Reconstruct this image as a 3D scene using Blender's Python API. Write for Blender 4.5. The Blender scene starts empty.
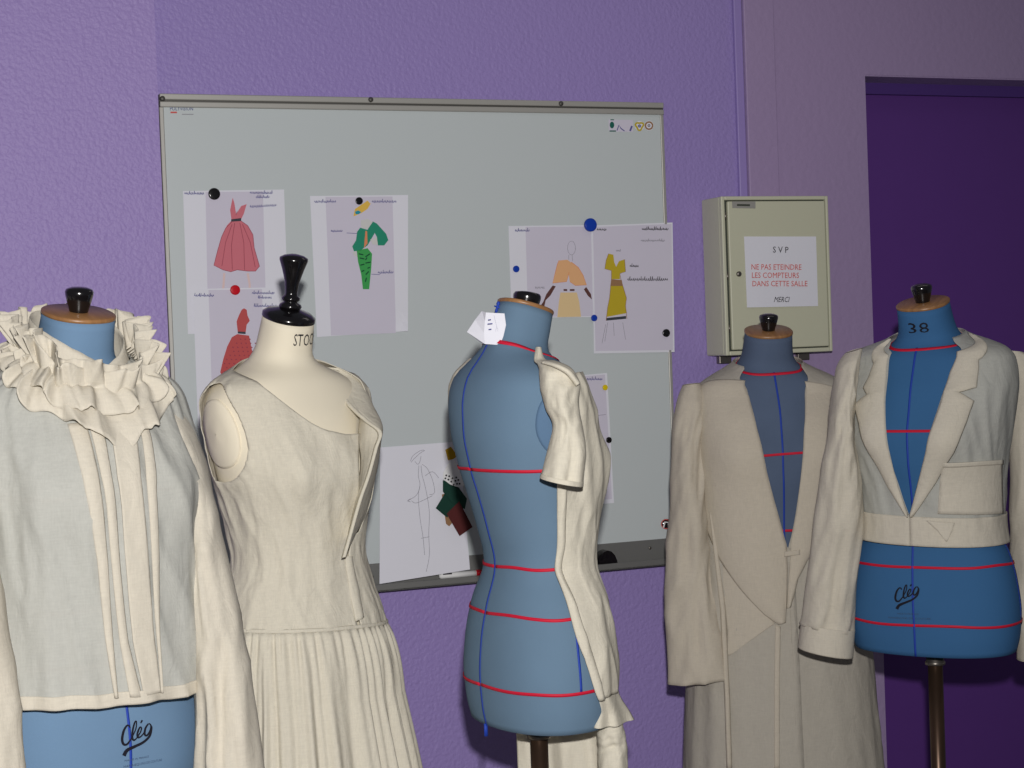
import bpy, bmesh, math, random
from mathutils import Vector, Matrix, noise
from mathutils.geometry import tessellate_polygon

random.seed(7)
SC = bpy.context.scene
COL = SC.collection
PI = math.pi
R = math.radians

# ------------------------------------------------------------------ camera
F = 1700.0
CAM = Vector((0, 0, 1.45))
PITCH, ROLL = R(1.45), R(2.15)
fw = Vector((0, math.cos(PITCH), -math.sin(PITCH)))
u0 = Vector((0, math.sin(PITCH), math.cos(PITCH)))
r0 = Vector((1, 0, 0))
cr = r0 * math.cos(ROLL) - u0 * math.sin(ROLL)
cu = r0 * math.sin(ROLL) + u0 * math.cos(ROLL)
cam_d = bpy.data.cameras.new('camera')
cam_d.sensor_width = 36
cam_d.lens = F / 1024 * 36
cam_d.clip_start = .05
cam = bpy.data.objects.new('camera', cam_d)
COL.objects.link(cam)
M = Matrix((( cr.x, cu.x, -fw.x, CAM.x), (cr.y, cu.y, -fw.y, CAM.y), (cr.z, cu.z, -fw.z, CAM.z), (0, 0, 0, 1)))
cam.matrix_world = M
SC.camera = cam


def ray(px, py):
    return fw + cr * ((px - 512) / F) - cu * ((py - 384) / F)


def at(px, py, y):
    d = ray(px, py)
    return CAM + d * ((y - CAM.y) / d.y)


def project(p):
    v = p - CAM
    k = v.dot(fw)
    return 512 + F * v.dot(cr) / k, 384 - F * v.dot(cu) / k


# wall frame
BETA = R(21.5)
T = Vector((math.cos(BETA), math.sin(BETA), 0))
N = Vector((math.sin(BETA), -math.cos(BETA), 0))
A0 = at(160, 350, 3.94)
A0.z = 0


def W(u, off, z):
    return A0 + T * u + N * off + Vector((0, 0, z))


def onwall(px, py, off=0.0):
    d = ray(px, py)
    k = (A0 + N * off - CAM).dot(N) / d.dot(N)
    return CAM + d * k


def uz(px, py, off=0.0):
    p = onwall(px, py, off)
    return (p - A0).dot(T), p.z


# ------------------------------------------------------------------ helpers
def smooth(me, angle=None):
    for p in me.polygons:
        p.use_smooth = True


def link(name, me, mat=None, parent=None, sm=True):
    o = bpy.data.objects.new(name, me)
    COL.objects.link(o)
    if mat:
        me.materials.append(mat)
    if parent:
        o.parent = parent
    if sm:
        smooth(me)
    return o


PM = {}


def mesh(name, verts, faces, mat, parent=None, sm=True, thick=0, origin=None, recalc=False):
    """verts in world space; a child is stored in its parent's space"""
    if parent:
        inv = PM[parent.name].inverted()
        vs = [inv @ Vector(v) for v in verts]
    else:
        if origin is None:
            n = len(verts)
            origin = Vector((sum(v[0] for v in verts) / n, sum(v[1] for v in verts) / n, min(v[2] for v in verts)))
        vs = [Vector(v) - origin for v in verts]
    me = bpy.data.meshes.new(name)
    me.from_pydata([tuple(v) for v in vs], [], faces)
    if recalc:
        bm = bmesh.new(); bm.from_mesh(me)
        bmesh.ops.recalc_face_normals(bm, faces=bm.faces)
        bm.to_mesh(me); bm.free()
    me.update()
    o = link(name, me, mat, parent, sm)
    if not parent:
        o.location = origin
        PM[o.name] = Matrix.Translation(origin)
    else:
        PM[o.name] = PM[parent.name].copy()
    if thick:
        md = o.modifiers.new('thickness', 'SOLIDIFY')
        md.thickness = thick
        md.offset = 0
    return o


def thing(name, label, cat, loc=(0, 0, 0), rz=0, group=None):
    o = bpy.data.objects.new(name, None)
    o.empty_display_size = .1
    COL.objects.link(o)
    o.location = loc
    o.rotation_euler = (0, 0, rz)
    PM[o.name] = Matrix.Translation(Vector(loc)) @ Matrix.Rotation(rz, 4, 'Z')
    return tag(o, label, cat, group)


def tag(o, label=None, cat=None, group=None, kind=None):
    if label: o['label'] = label
    if cat: o['category'] = cat
    if group: o['group'] = group
    if kind: o['kind'] = kind
    return o


def grid(rows, close_u=False, close_v=False):
    nv, nu = len(rows), len(rows[0])
    verts = [p for r in rows for p in r]
    faces = []
    for j in range(nv if close_v else nv - 1):
        for i in range(nu if close_u else nu - 1):
            a = j * nu + i
            b = j * nu + (i + 1) % nu
            c = ((j + 1) % nv) * nu + (i + 1) % nu
            d = ((j + 1) % nv) * nu + i
            faces.append((a, b, c, d))
    return verts, faces


def join(*vf):
    vs, fs = [], []
    for v, f in vf:
        k = len(vs)
        vs += list(v)
        fs += [tuple(i + k for i in q) for q in f]
    return vs, fs


def box_frame(o, ex, ey, ez, x0, x1, y0, y1, z0, z1):
    """box in an arbitrary frame, world verts"""
    vs = [o + ex * x + ey * y + ez * z for z in (z0, z1) for y in (y0, y1) for x in (x0, x1)]
    fs = [(0, 2, 3, 1), (4, 5, 7, 6), (0, 1, 5, 4), (2, 6, 7, 3), (0, 4, 6, 2), (1, 3, 7, 5)]
    return vs, fs


ZZ = Vector((0, 0, 1))


def wbox(u0_, u1_, o0, o1, z0, z1):
    return box_frame(A0, T, N, ZZ, u0_, u1_, o0, o1, z0, z1)


def bevel(o, w=.003, seg=2):
    md = o.modifiers.new('bevel', 'BEVEL')
    md.width = w
    md.segments = seg
    md.limit_method = 'ANGLE'
    md.angle_limit = R(40)
    return o


def lathe(axis_o, ax, prof, n=36, cap0=True, cap1=True):
    """prof: list of (r, h) along the axis ax"""
    ax = ax.normalized()
    e1 = ax.orthogonal().normalized()
    e2 = ax.cross(e1)
    rows = [[axis_o + ax * h + (e1 * math.cos(2 * PI * i / n) + e2 * math.sin(2 * PI * i / n)) * r for i in range(n)] for r, h in prof]
    vs, fs = grid(rows, close_u=True)
    if cap0: fs.append(tuple(range(n))[::-1])
    if cap1: fs.append(tuple(range(len(vs) - n, len(vs))))
    return vs, fs


def interp(tab, z):
    """smooth (monotone-ish) interpolation of rows (z, v...)"""
    if z <= tab[0][0]: return tab[0][1:]
    if z >= tab[-1][0]: return tab[-1][1:]
    for i in range(len(tab) - 1):
        if tab[i][0] <= z <= tab[i + 1][0]:
            break
    p1, p2 = tab[i], tab[i + 1]
    p0 = tab[i - 1] if i > 0 else p1
    p3 = tab[i + 2] if i + 2 < len(tab) else p2
    h = p2[0] - p1[0]
    t = (z - p1[0]) / h
    out = []
    for k in range(1, len(p1)):
        d = (p2[k] - p1[k]) / h
        dl = (p1[k] - p0[k]) / (p1[0] - p0[0]) if p1 is not p0 else d
        dr = (p3[k] - p2[k]) / (p3[0] - p2[0]) if p3 is not p2 else d
        m1 = 0 if dl * d <= 0 else 2 * dl * d / (dl + d)
        m2 = 0 if dr * d <= 0 else 2 * dr * d / (dr + d)
        if p1 is p0: m1 = d
        if p3 is p2: m2 = d
        t2, t3 = t * t, t * t * t
        out.append((2 * t3 - 3 * t2 + 1) * p1[k] + (t3 - 2 * t2 + t) * h * m1 + (-2 * t3 + 3 * t2) * p2[k] + (t3 - t2) * h * m2)
    return out


def lerp(a, b, t): return a + (b - a) * t
def sstep(a, b, x):
    t = max(0, min(1, (x - a) / (b - a)))
    return t * t * (3 - 2 * t)


def nz(x, y=0, z=0): return noise.noise(Vector((x, y, z)))
def ridge(x, y=0, z=0): return 1 - 2 * abs(nz(x, y, z)) ** .7


# ------------------------------------------------------------------ materials
def newmat(name):
    m = bpy.data.materials.new(name)
    m.use_nodes = True
    nt = m.node_tree
    nt.nodes.clear()
    return m, nt, nt.nodes, nt.links


def srgb(r, g, b):
    f = lambda c: (c / 255 / 12.92) if c / 255 <= .04045 else ((c / 255 + .055) / 1.055) ** 2.4
    return (f(r), f(g), f(b), 1)


def plain(name, col, rough=.6, spec=.3, metal=0, bump=None, var=0, coat=0):
    m, nt, nd, lk = newmat(name)
    out = nd.new('ShaderNodeOutputMaterial')
    b = nd.new('ShaderNodeBsdfPrincipled')
    b.inputs['Base Color'].default_value = col
    b.inputs['Roughness'].default_value = rough
    b.inputs['Specular IOR Level'].default_value = spec
    b.inputs['Metallic'].default_value = metal
    b.inputs['Coat Weight'].default_value = coat
    lk.new(b.outputs[0], out.inputs[0])
    tc = nd.new('ShaderNodeTexCoord')
    if var:
        n = nd.new('ShaderNodeTexNoise')
        n.inputs['Scale'].default_value = 14
        n.inputs['Detail'].default_value = 5
        lk.new(tc.outputs['Object'], n.inputs['Vector'])
        mx = nd.new('ShaderNodeMix'); mx.data_type = 'RGBA'
        mx.inputs[6].default_value = tuple(c * (1 - var) for c in col[:3]) + (1,)
        mx.inputs[7].default_value = tuple(min(1, c * (1 + var)) for c in col[:3]) + (1,)
        lk.new(n.outputs[0], mx.inputs[0])
        lk.new(mx.outputs[2], b.inputs['Base Color'])
    if bump:
        sc, st, di = bump
        n = nd.new('ShaderNodeTexNoise')
        n.inputs['Scale'].default_value = sc
        n.inputs['Detail'].default_value = 3
        n.inputs['Roughness'].default_value = .55
        lk.new(tc.outputs['Object'], n.inputs['Vector'])
        bp = nd.new('ShaderNodeBump')
        bp.inputs['Strength'].default_value = st
        bp.inputs['Distance'].default_value = di
        lk.new(n.outputs[0], bp.inputs['Height'])
        lk.new(bp.outputs[0], b.inputs['Normal'])
    return m


def cloth(name, col, transp=.10, wrinkle=.5, transl=.25):
    """thin woven cotton: lets some of what lies behind show through"""
    m, nt, nd, lk = newmat(name)
    out = nd.new('ShaderNodeOutputMaterial')
    tc = nd.new('ShaderNodeTexCoord')
    # threads
    mp = nd.new('ShaderNodeMapping'); mp.inputs['Scale'].default_value = (420, 420, 60)
    lk.new(tc.outputs['Object'], mp.inputs[0])
    n1 = nd.new('ShaderNodeTexNoise'); n1.inputs['Scale'].default_value = 1; n1.inputs['Detail'].default_value = 2
    lk.new(mp.outputs[0], n1.inputs['Vector'])
    mp2 = nd.new('ShaderNodeMapping'); mp2.inputs['Scale'].default_value = (60, 60, 420)
    lk.new(tc.outputs['Object'], mp2.inputs[0])
    n2 = nd.new('ShaderNodeTexNoise'); n2.inputs['Scale'].default_value = 1; n2.inputs['Detail'].default_value = 2
    lk.new(mp2.outputs[0], n2.inputs['Vector'])
    add = nd.new('ShaderNodeMath'); add.operation = 'ADD'
    lk.new(n1.outputs[0], add.inputs[0]); lk.new(n2.outputs[0], add.inputs[1])
    # creases
    mp3 = nd.new('ShaderNodeMapping'); mp3.inputs['Scale'].default_value = (34, 34, 20)
    lk.new(tc.outputs['Object'], mp3.inputs[0])
    n3 = nd.new('ShaderNodeTexNoise'); n3.inputs['Scale'].default_value = 1; n3.inputs['Detail'].default_value = 4
    n3.inputs['Distortion'].default_value = 1.2
    lk.new(mp3.outputs[0], n3.inputs['Vector'])
    bp = nd.new('ShaderNodeBump'); bp.inputs['Strength'].default_value = wrinkle; bp.inputs['Distance'].default_value = .005
    lk.new(n3.outputs[0], bp.inputs['Height'])
    bp2 = nd.new('ShaderNodeBump'); bp2.inputs['Strength'].default_value = .25; bp2.inputs['Distance'].default_value = .0008
    lk.new(add.outputs[0], bp2.inputs['Height']); lk.new(bp.outputs[0], bp2.inputs['Normal'])
    cr_ = nd.new('ShaderNodeMapRange')
    cr_.inputs[1].default_value = .6; cr_.inputs[2].default_value = 1.4
    cr_.inputs[3].default_value = 0; cr_.inputs[4].default_value = 1
    lk.new(add.outputs[0], cr_.inputs[0])
    mx = nd.new('ShaderNodeMix'); mx.data_type = 'RGBA'
    mx.inputs[6].default_value = tuple(c * .93 for c in col[:3]) + (1,)
    mx.inputs[7].default_value = tuple(min(1, c * 1.05) for c in col[:3]) + (1,)
    lk.new(cr_.outputs[0], mx.inputs[0])
    d = nd.new('ShaderNodeBsdfDiffuse'); lk.new(mx.outputs[2], d.inputs[0]); lk.new(bp2.outputs[0], d.inputs['Normal'])
    t = nd.new('ShaderNodeBsdfTranslucent'); lk.new(mx.outputs[2], t.inputs[0]); lk.new(bp2.outputs[0], t.inputs['Normal'])
    s = nd.new('ShaderNodeMixShader'); s.inputs[0].default_value = transl
    lk.new(d.outputs[0], s.inputs[1]); lk.new(t.outputs[0], s.inputs[2])
    tr = nd.new('ShaderNodeBsdfTransparent')
    s2 = nd.new('ShaderNodeMixShader'); s2.inputs[0].default_value = transp
    lk.new(s.outputs[0], s2.inputs[1]); lk.new(tr.outputs[0], s2.inputs[2])
    lk.new(s2.outputs[0], out.inputs[0])
    return m


CREAM = srgb(222, 215, 200)
THIN = srgb(207, 207, 200)
MAT = dict(
    muslin=cloth('unbleached muslin single layer', THIN, .22, .45),
    muslin2=cloth('unbleached muslin doubled', CREAM, .03, .4),
    dress=cloth('dress muslin', srgb(227, 221, 205), .03, .45),
    coat=cloth('coat muslin', srgb(204, 198, 186), .14, .4),
    coat2=cloth('coat muslin doubled', srgb(212, 203, 187), .02, .35),
    blue=plain('blue form linen', srgb(99, 123, 145), .85, .15, bump=(700, .25, .001), var=.06),
    blue_old=plain('dull blue form linen', srgb(84, 98, 122), .85, .15, bump=(600, .3, .001), var=.12),
    blue_deep=plain('strong blue form linen', srgb(56, 99, 143), .85, .15, bump=(700, .25, .001), var=.05),
    blue_pale=plain('pale blue form linen', srgb(103, 131, 160), .85, .15, bump=(700, .25, .001), var=.05),
    blue_plate=plain('blue form side plate', srgb(89, 115, 143), .85, .15, bump=(700, .25, .001), var=.05),
    ecru=plain('ecru form cover', srgb(226, 217, 196), .8, .2, bump=(700, .15, .001), var=.02),
    black=plain('black lacquer', srgb(16, 14, 16), .18, .6, coat=.3),
    ink=plain('black print', srgb(24, 24, 34), .7, .2),
    inkgrey=plain('worn print', srgb(62, 78, 104), .8, .1),
    red=plain('red tape', srgb(196, 22, 52), .6, .3),
    bluetape=plain('blue tape', srgb(32, 62, 160), .6, .3),
    wood=None,
    wall=None,
)


def wood():
    m, nt, nd, lk = newmat('turned beech')
    out = nd.new('ShaderNodeOutputMaterial'); b = nd.new('ShaderNodeBsdfPrincipled')
    tc = nd.new('ShaderNodeTexCoord'); mp = nd.new('ShaderNodeMapping'); mp.inputs['Scale'].default_value = (90, 14, 14)
    n = nd.new('ShaderNodeTexNoise'); n.inputs['Scale'].default_value = 1.2; n.inputs['Detail'].default_value = 6; n.inputs['Distortion'].default_value = .6
    mx = nd.new('ShaderNodeMix'); mx.data_type = 'RGBA'
    mx.inputs[6].default_value = srgb(108, 73, 44); mx.inputs[7].default_value = srgb(172, 126, 80)
    lk.new(tc.outputs['Object'], mp.inputs[0]); lk.new(mp.outputs[0], n.inputs['Vector']); lk.new(n.outputs[0], mx.inputs[0])
    lk.new(mx.outputs[2], b.inputs['Base Color']); b.inputs['Roughness'].default_value = .4
    lk.new(b.outputs[0], out.inputs[0])
    return m


MAT['wood'] = wood()


def roughcast(name, c1, bumpd=.006, scale=75):
    """sprayed plaster under lilac paint"""
    m, nt, nd, lk = newmat(name)
    out = nd.new('ShaderNodeOutputMaterial'); b = nd.new('ShaderNodeBsdfPrincipled')
    b.inputs['Base Color'].default_value = c1
    b.inputs['Roughness'].default_value = .5
    b.inputs['Specular IOR Level'].default_value = .3
    tc = nd.new('ShaderNodeTexCoord')
    n = nd.new('ShaderNodeTexNoise'); n.inputs['Scale'].default_value = scale; n.inputs['Detail'].default_value = 2.5; n.inputs['Roughness'].default_value = .5
    v = nd.new('ShaderNodeTexVoronoi'); v.inputs['Scale'].default_value = scale * 1.1; v.feature = 'SMOOTH_F1'
    lk.new(tc.outputs['Object'], n.inputs['Vector']); lk.new(tc.outputs['Object'], v.inputs['Vector'])
    ad = nd.new('ShaderNodeMath'); ad.operation = 'SUBTRACT'
    lk.new(n.outputs[0], ad.inputs[0]); 
    mu = nd.new('ShaderNodeMath'); mu.operation = 'MULTIPLY'; mu.inputs[1].default_value = .4
    lk.new(v.outputs['Distance'], mu.inputs[0]); lk.new(mu.outputs[0], ad.inputs[1])
    bp = nd.new('ShaderNodeBump'); bp.inputs['Strength'].default_value = .6; bp.inputs['Distance'].default_value = bumpd
    lk.new(ad.outputs[0], bp.inputs['Height']); lk.new(bp.outputs[0], b.inputs['Normal'])
    lk.new(b.outputs[0], out.inputs[0])
    return m


MAT['wall'] = roughcast('lilac roughcast', srgb(152, 134, 194), .0045, 105)
MAT['wall_side'] = roughcast('flash-lit lilac roughcast pillar', srgb(162, 142, 200), .005, 105)  # lighter than the back wall: closer flash put into the colour
MAT['wall_right'] = roughcast('warm-lit smooth plaster', srgb(160, 140, 178), .0025, 60)  # greyer, pinker lilac: flash falloff and warm light put into the colour
MAT['door'] = plain('dark purple paint', srgb(92, 54, 130), .45, .35, bump=(30, .1, .002), var=.03)
MAT['doorhead'] = plain('dark purple frame paint', srgb(80, 54, 124), .5, .3)
MAT['board'] = plain('whiteboard enamel', srgb(196, 203, 204), .32, .4, coat=.15)
MAT['alu'] = plain('anodised aluminium', srgb(172, 170, 164), .45, .5, .35, bump=(200, .05, .001))
MAT['tray'] = plain('grey tray aluminium', srgb(122, 122, 120), .45, .5, .35, bump=(200, .05, .001))
MAT['aludark'] = plain('dark aluminium', srgb(88, 86, 82), .5, .4, .5)  # darker aluminium for the rail groove and the clips
MAT['steel'] = plain('brushed steel', srgb(128, 122, 116), .35, .5, .85, var=.2)
MAT['bronze'] = plain('worn bronze tube', srgb(78, 60, 48), .35, .5, .7, var=.3)
MAT['paper'] = plain('white paper', srgb(224, 224, 233), .8, .15, var=.01)
MAT['paper2'] = plain('photocopied tint', srgb(208, 203, 218), .85, .1, var=.02)
MAT['cab'] = plain('cream enamel', srgb(197, 197, 174), .38, .4)
MAT['cabdark'] = plain('cabinet gap', srgb(70, 74, 66), .6, .3)
MAT['floor'] = plain('grey vinyl floor', srgb(128, 120, 116), .4, .4, var=.08)
for k, c in dict(pink=(206, 116, 128), pinkdark=(150, 66, 82), rose=(188, 84, 84), charcoal=(62, 66, 74), green=(40, 140, 112), lime=(64, 160, 84), dgreen=(22, 70, 52),
                 yellow=(226, 186, 84), mustard=(190, 168, 44), peach=(228, 176, 128), cream=(226, 198, 150), brown=(96, 62, 58), tan=(152, 116, 84),
                 orange=(222, 140, 100), pencil=(140, 138, 148), pen=(92, 92, 148), skin=(222, 196, 194), noticered=(206, 92, 86), noticeblack=(52, 50, 56),
                 logo=(48, 60, 128), teal=(30, 96, 86), magblue=(24, 62, 168), magred=(196, 16, 34), magyellow=(222, 196, 24), white=(232, 232, 232),
                 swgreen=(20, 58, 48), swred=(82, 34, 34), swgold=(170, 132, 20), cyan=(36, 146, 170), tape=(206, 206, 204)).items():
    MAT[k] = plain(k, srgb(*c), .75 if not k.startswith('mag') else .3, .2, var=.05 if k.startswith('sw') else 0)


# ------------------------------------------------------------------ flat drawings on the wall
def poly_wall(pts, off):
    ps = [onwall(x, y, off) for x, y in pts]
    tri = tessellate_polygon([ps])
    fs = []
    for t in tri:
        a, b, c = t
        if (ps[b] - ps[a]).cross(ps[c] - ps[a]).dot(N) < 0:
            t = (a, c, b)
        fs.append(tuple(t))
    return ps, fs


def smooth_line(pts, n=6):
    out = []
    for i in range(len(pts) - 1):
        p0 = pts[max(0, i - 1)]; p1 = pts[i]; p2 = pts[i + 1]; p3 = pts[min(len(pts) - 1, i + 2)]
        for k in range(n):
            t = k / n
            out.append(tuple(.5 * (2 * p1[j] + (p2[j] - p0[j]) * t + (2 * p0[j] - 5 * p1[j] + 4 * p2[j] - p3[j]) * t * t + (3 * p1[j] - p0[j] - 3 * p2[j] + p3[j]) * t ** 3) for j in range(len(p1))))
    out.append(tuple(pts[-1]))
    return out


def ribbon2d(pts, w):
    """2D ribbon: list of (x,y) or (x,y,w) -> left, right points"""
    L, Rr = [], []
    for i, p in enumerate(pts):
        a = pts[max(0, i - 1)]; b = pts[min(len(pts) - 1, i + 1)]
        dx, dy = b[0] - a[0], b[1] - a[1]
        l = math.hypot(dx, dy) or 1
        ww = (p[2] if len(p) > 2 else w) / 2
        L.append((p[0] - dy / l * ww, p[1] + dx / l * ww)); Rr.append((p[0] + dy / l * ww, p[1] - dx / l * ww))
    return L, Rr


def strip_wall(pts, w, off):
    L, Rr = ribbon2d(pts, w)
    return grid([[onwall(x, y, off) for x, y in L], [onwall(x, y, off) for x, y in Rr]])


def scribble(x, y, w, h, seed, slope=0):
    """cursive handwriting strokes, too small in the photo to read"""
    rnd = random.Random(seed)
    pts = []
    n = max(3, int(w / (h * .5)))
    for i in range(n):
        tall = h * rnd.choice((.5, .5, .55, 1.0, .45))
        x0 = x + w * i / n
        d = w / n
        b = slope * (x0 - x)
        pts += [(x0, y + b), (x0 + d * rnd.uniform(.3, .5), y - tall + b), (x0 + d * rnd.uniform(.2, .45), y - tall * .5 + b), (x0 + d * .6, y + b + rnd.uniform(-.1, .25) * h)]
    pts = smooth_line(pts, 3)
    return pts


def text_mesh(txt, shear=0, font_scale=1.0):
    cu_ = bpy.data.curves.new('tmp', 'FONT')
    cu_.body = txt
    cu_.align_x = 'LEFT'
    cu_.shear = shear
    cu_.resolution_u = 2
    o = bpy.data.objects.new('tmp', cu_)
    COL.objects.link(o)
    dg = bpy.context.evaluated_depsgraph_get()
    me = bpy.data.meshes.new_from_object(o.evaluated_get(dg))
    vs = [(v.co.x, v.co.y) for v in me.vertices]
    fs = [tuple(p.vertices) for p in me.polygons]
    bpy.data.objects.remove(o); bpy.data.curves.remove(cu_); bpy.data.meshes.remove(me)
    return vs, fs


def text_px(txt, x0, x1, yb0, yb1, cap, off, shear=0):
    """text between px x0..x1 on baseline yb0..yb1 with cap height in px, on the wall plane"""
    vs, fs = text_mesh(txt, shear)
    mx = max(v[0] for v in vs); mn = min(v[0] for v in vs)
    out = []
    for x, y in vs:
        t = (x - mn) / (mx - mn)
        out.append(onwall(lerp(x0, x1, t), lerp(yb0, yb1, t) - y / .69 * cap, off))
    return out, fs


# ------------------------------------------------------------------ room
def struct(name, vf, mat, **k):
    o = mesh(name, vf[0], vf[1], mat, sm=False, **k)
    o['kind'] = 'structure'
    return o


u_board_l = uz(160, 100, .022)[0] + .003
u_board_r = uz(663, 110, .022)[0] - .003
z_top = (uz(160, 93, .024)[1] + uz(663, 103, .024)[1]) / 2
z_bot = (uz(375, 593, .06)[1] + uz(668, 565, .06)[1]) / 2

u_door0 = (uz(863, 74)[0] + uz(883, 653)[0]) / 2
u_door1 = u_door0 + .96
z_door = (uz(863, 74)[1] + uz(1024, 80)[1]) / 2
H = 2.75
u_pil = uz(156.5, 60, .03)[0]
u_tr0, u_tr1 = uz(742, 80)[0], uz(772, 80)[0]
struct('floor', wbox(-2.2, 3.6, -.35, 5.5, -.05, 0), MAT['floor'])
struct('wall_left', wbox(-2.2, u_pil, 0, .03, 0, H), MAT['wall_side'])
struct('wall_back', wbox(-2.2, u_tr1 - .005, -.16, 0, 0, H), MAT['wall'])
struct('wall_right', join(wbox(u_tr1 - .005, u_door0, -.16, .006, 0, H), wbox(u_door0, u_door1, -.16, .006, z_door, H), wbox(u_door1, 3.6, -.16, .006, 0, H)), MAT['wall_right'])
bevel(struct('trim_1', join(wbox(uz(734, 80)[0], u_tr0, 0, .012, uz(742, 200)[1] - .02, H)), plain('pale lilac trunking', srgb(150, 132, 192), .4, .4)), .003)
bevel(struct('trim_2', join(wbox(u_tr0, u_tr1, 0, .022, uz(757, 200)[1] - .02, H)), MAT['wall_right']), .003)
dr = struct('door_1', wbox(u_door0, u_door1, -.155, -.12, 0, z_door - .012), MAT['door'])
hd = mesh('door_head', *wbox(u_door0, u_door1, -.16, -.10, z_door - .035, z_door - .002), MAT['doorhead'], dr, sm=False)
sf = struct('trim_3', wbox(u_door0, u_door1, -.10, .004, z_door - .004, z_door + .004), MAT['wall_right'])

# ------------------------------------------------------------------ whiteboard
wb = thing('whiteboard', 'large white magnetic board in aluminium rails on the lilac wall', 'whiteboard', W((u_board_l + u_board_r) / 2, 0, z_bot), BETA)
zb_panel = uz(666, 540, .02)[1]
zt_panel = z_top - .022
mesh('panel', *wbox(u_board_l, u_board_r, .004, .018, zb_panel - .01, zt_panel), MAT['board'], wb, sm=False)
bevel(mesh('top_rail', *join(wbox(u_board_l - .004, u_board_r + .004, .002, .026, z_top - .014, z_top),
                             wbox(u_board_l - .004, u_board_r + .004, .002, .021, z_top - .018, z_top - .014),
                             wbox(u_board_l - .004, u_board_r + .004, .002, .026, z_top - .031, z_top - .018)), MAT['alu'], wb, sm=False), .002)
mesh('rail_groove', *wbox(u_board_l - .003, u_board_r + .003, .002, .0225, z_top - .019, z_top - .0135), MAT['aludark'], wb, sm=False)
for s, name in ((u_board_l, 'side_rail'), (u_board_r, 'side_rail')):
    bevel(mesh(name, *wbox(s - .005, s + .005, .002, .021, zb_panel, z_top - .03), MAT['alu'], wb, sm=False), .002)
zlip = z_bot
tray = bevel(mesh('pen_tray', *join(wbox(u_board_l, u_board_r + .012, .002, .020, zlip, zb_panel + .004),
                                    wbox(u_board_l, u_board_r + .012, .018, .062, zlip, zlip + .006),
                                    wbox(u_board_l, u_board_r + .012, .056, .062, zlip, zlip + .018)), MAT['tray'], wb, sm=False), .0015)
for px, py in ((372, 577), (650, 548)):
    u, z = uz(px, py, .02)
    mesh('screw', *lathe(W(u, .0195, z), N, [(.004, 0), (.004, .0015), (.002, .0025)], 14), MAT['steel'], tray)
for px, py in ((162, 99), (370, 100), (560, 104)):
    u, z = uz(px, py, .02)
    mesh('clip', *lathe(W(u, .0255, z), N, [(.0065, 0), (.006, .003), (.003, .005)], 14), MAT['aludark'], wb)
# maker's print and stickers
o_ = .0186
mesh('maker_print', *text_px('POLYVISION', 170, 193, 110.4, 110.4, 3.6, o_), MAT['logo'], wb, sm=False)
mesh('maker_print_small', *join(strip_wall([(170.5, 112.4), (177, 112.4)], 1.6, o_)), MAT['noticered'], wb, sm=False)
mesh('maker_print_line', *join(strip_wall([(182, 114.3), (193.5, 114.3)], .7, o_)), MAT['pencil'], wb, sm=False)
st = mesh('sticker', *poly_wall([(608.5, 119.5), (633, 120), (633, 132), (609, 131.5)], o_), MAT['paper2'], wb, sm=False)
mesh('sticker_print', *join(poly_wall([(612 + 2.3 * math.cos(a * .52), 125 + 3.4 * math.sin(a * .52)) for a in range(12)], o_ + .0003),
                            strip_wall([(609.5, 131), (616, 131)], 1.2, o_ + .0003), strip_wall([(610.5, 119.8), (614, 119.8)], 1, o_ + .0003)), MAT['teal'], st, sm=False)
mesh('sticker_print', *join(strip_wall([(617, 130.5), (619, 125), (621, 128.5), (624.5, 131)], 1, o_ + .0003), strip_wall([(630, 131), (632, 126)], 1.8, o_ + .0003)), MAT['pen'], st, sm=False)


def ring_wall(cx, cy, r, w, off, n=20, tri=0):
    pts = []
    for i in range(n + 1):
        a = 2 * PI * i / n
        rr = r * (1 - tri * .22 * math.cos(3 * (a - PI / 2) + PI))
        pts.append((cx + rr * math.cos(a), cy + rr * math.sin(a)))
    return strip_wall(pts, w, off)


sy = mesh('round_sticker', *poly_wall([(639.5 + 4.7 * math.cos(a * .42), 126 + 5 * math.sin(a * .42)) for a in range(15)], o_), MAT['paper'], wb, sm=False)
mesh('sticker_ring', *ring_wall(639.5, 126, 3.6, 1.8, o_ + .0003, tri=1), MAT['mustard'], sy, sm=False)
mesh('sticker_dot', *ring_wall(639.5, 126, 1, 1.2, o_ + .0003), MAT['pen'], sy, sm=False)
sy = mesh('round_sticker', *poly_wall([(649 + 4.7 * math.cos(a * .42), 125.6 + 5 * math.sin(a * .42)) for a in range(15)], o_), MAT['paper'], wb, sm=False)
mesh('sticker_ring', *ring_wall(649, 125.6, 3.6, 1.6, o_ + .0003), MAT['tan'], sy, sm=False)
mesh('sticker_dot', *ring_wall(649, 125.6, 1, 1.2, o_ + .0003), MAT['pencil'], sy, sm=False)

# ------------------------------------------------------------------ sheets with sketches
BO = .0186


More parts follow.
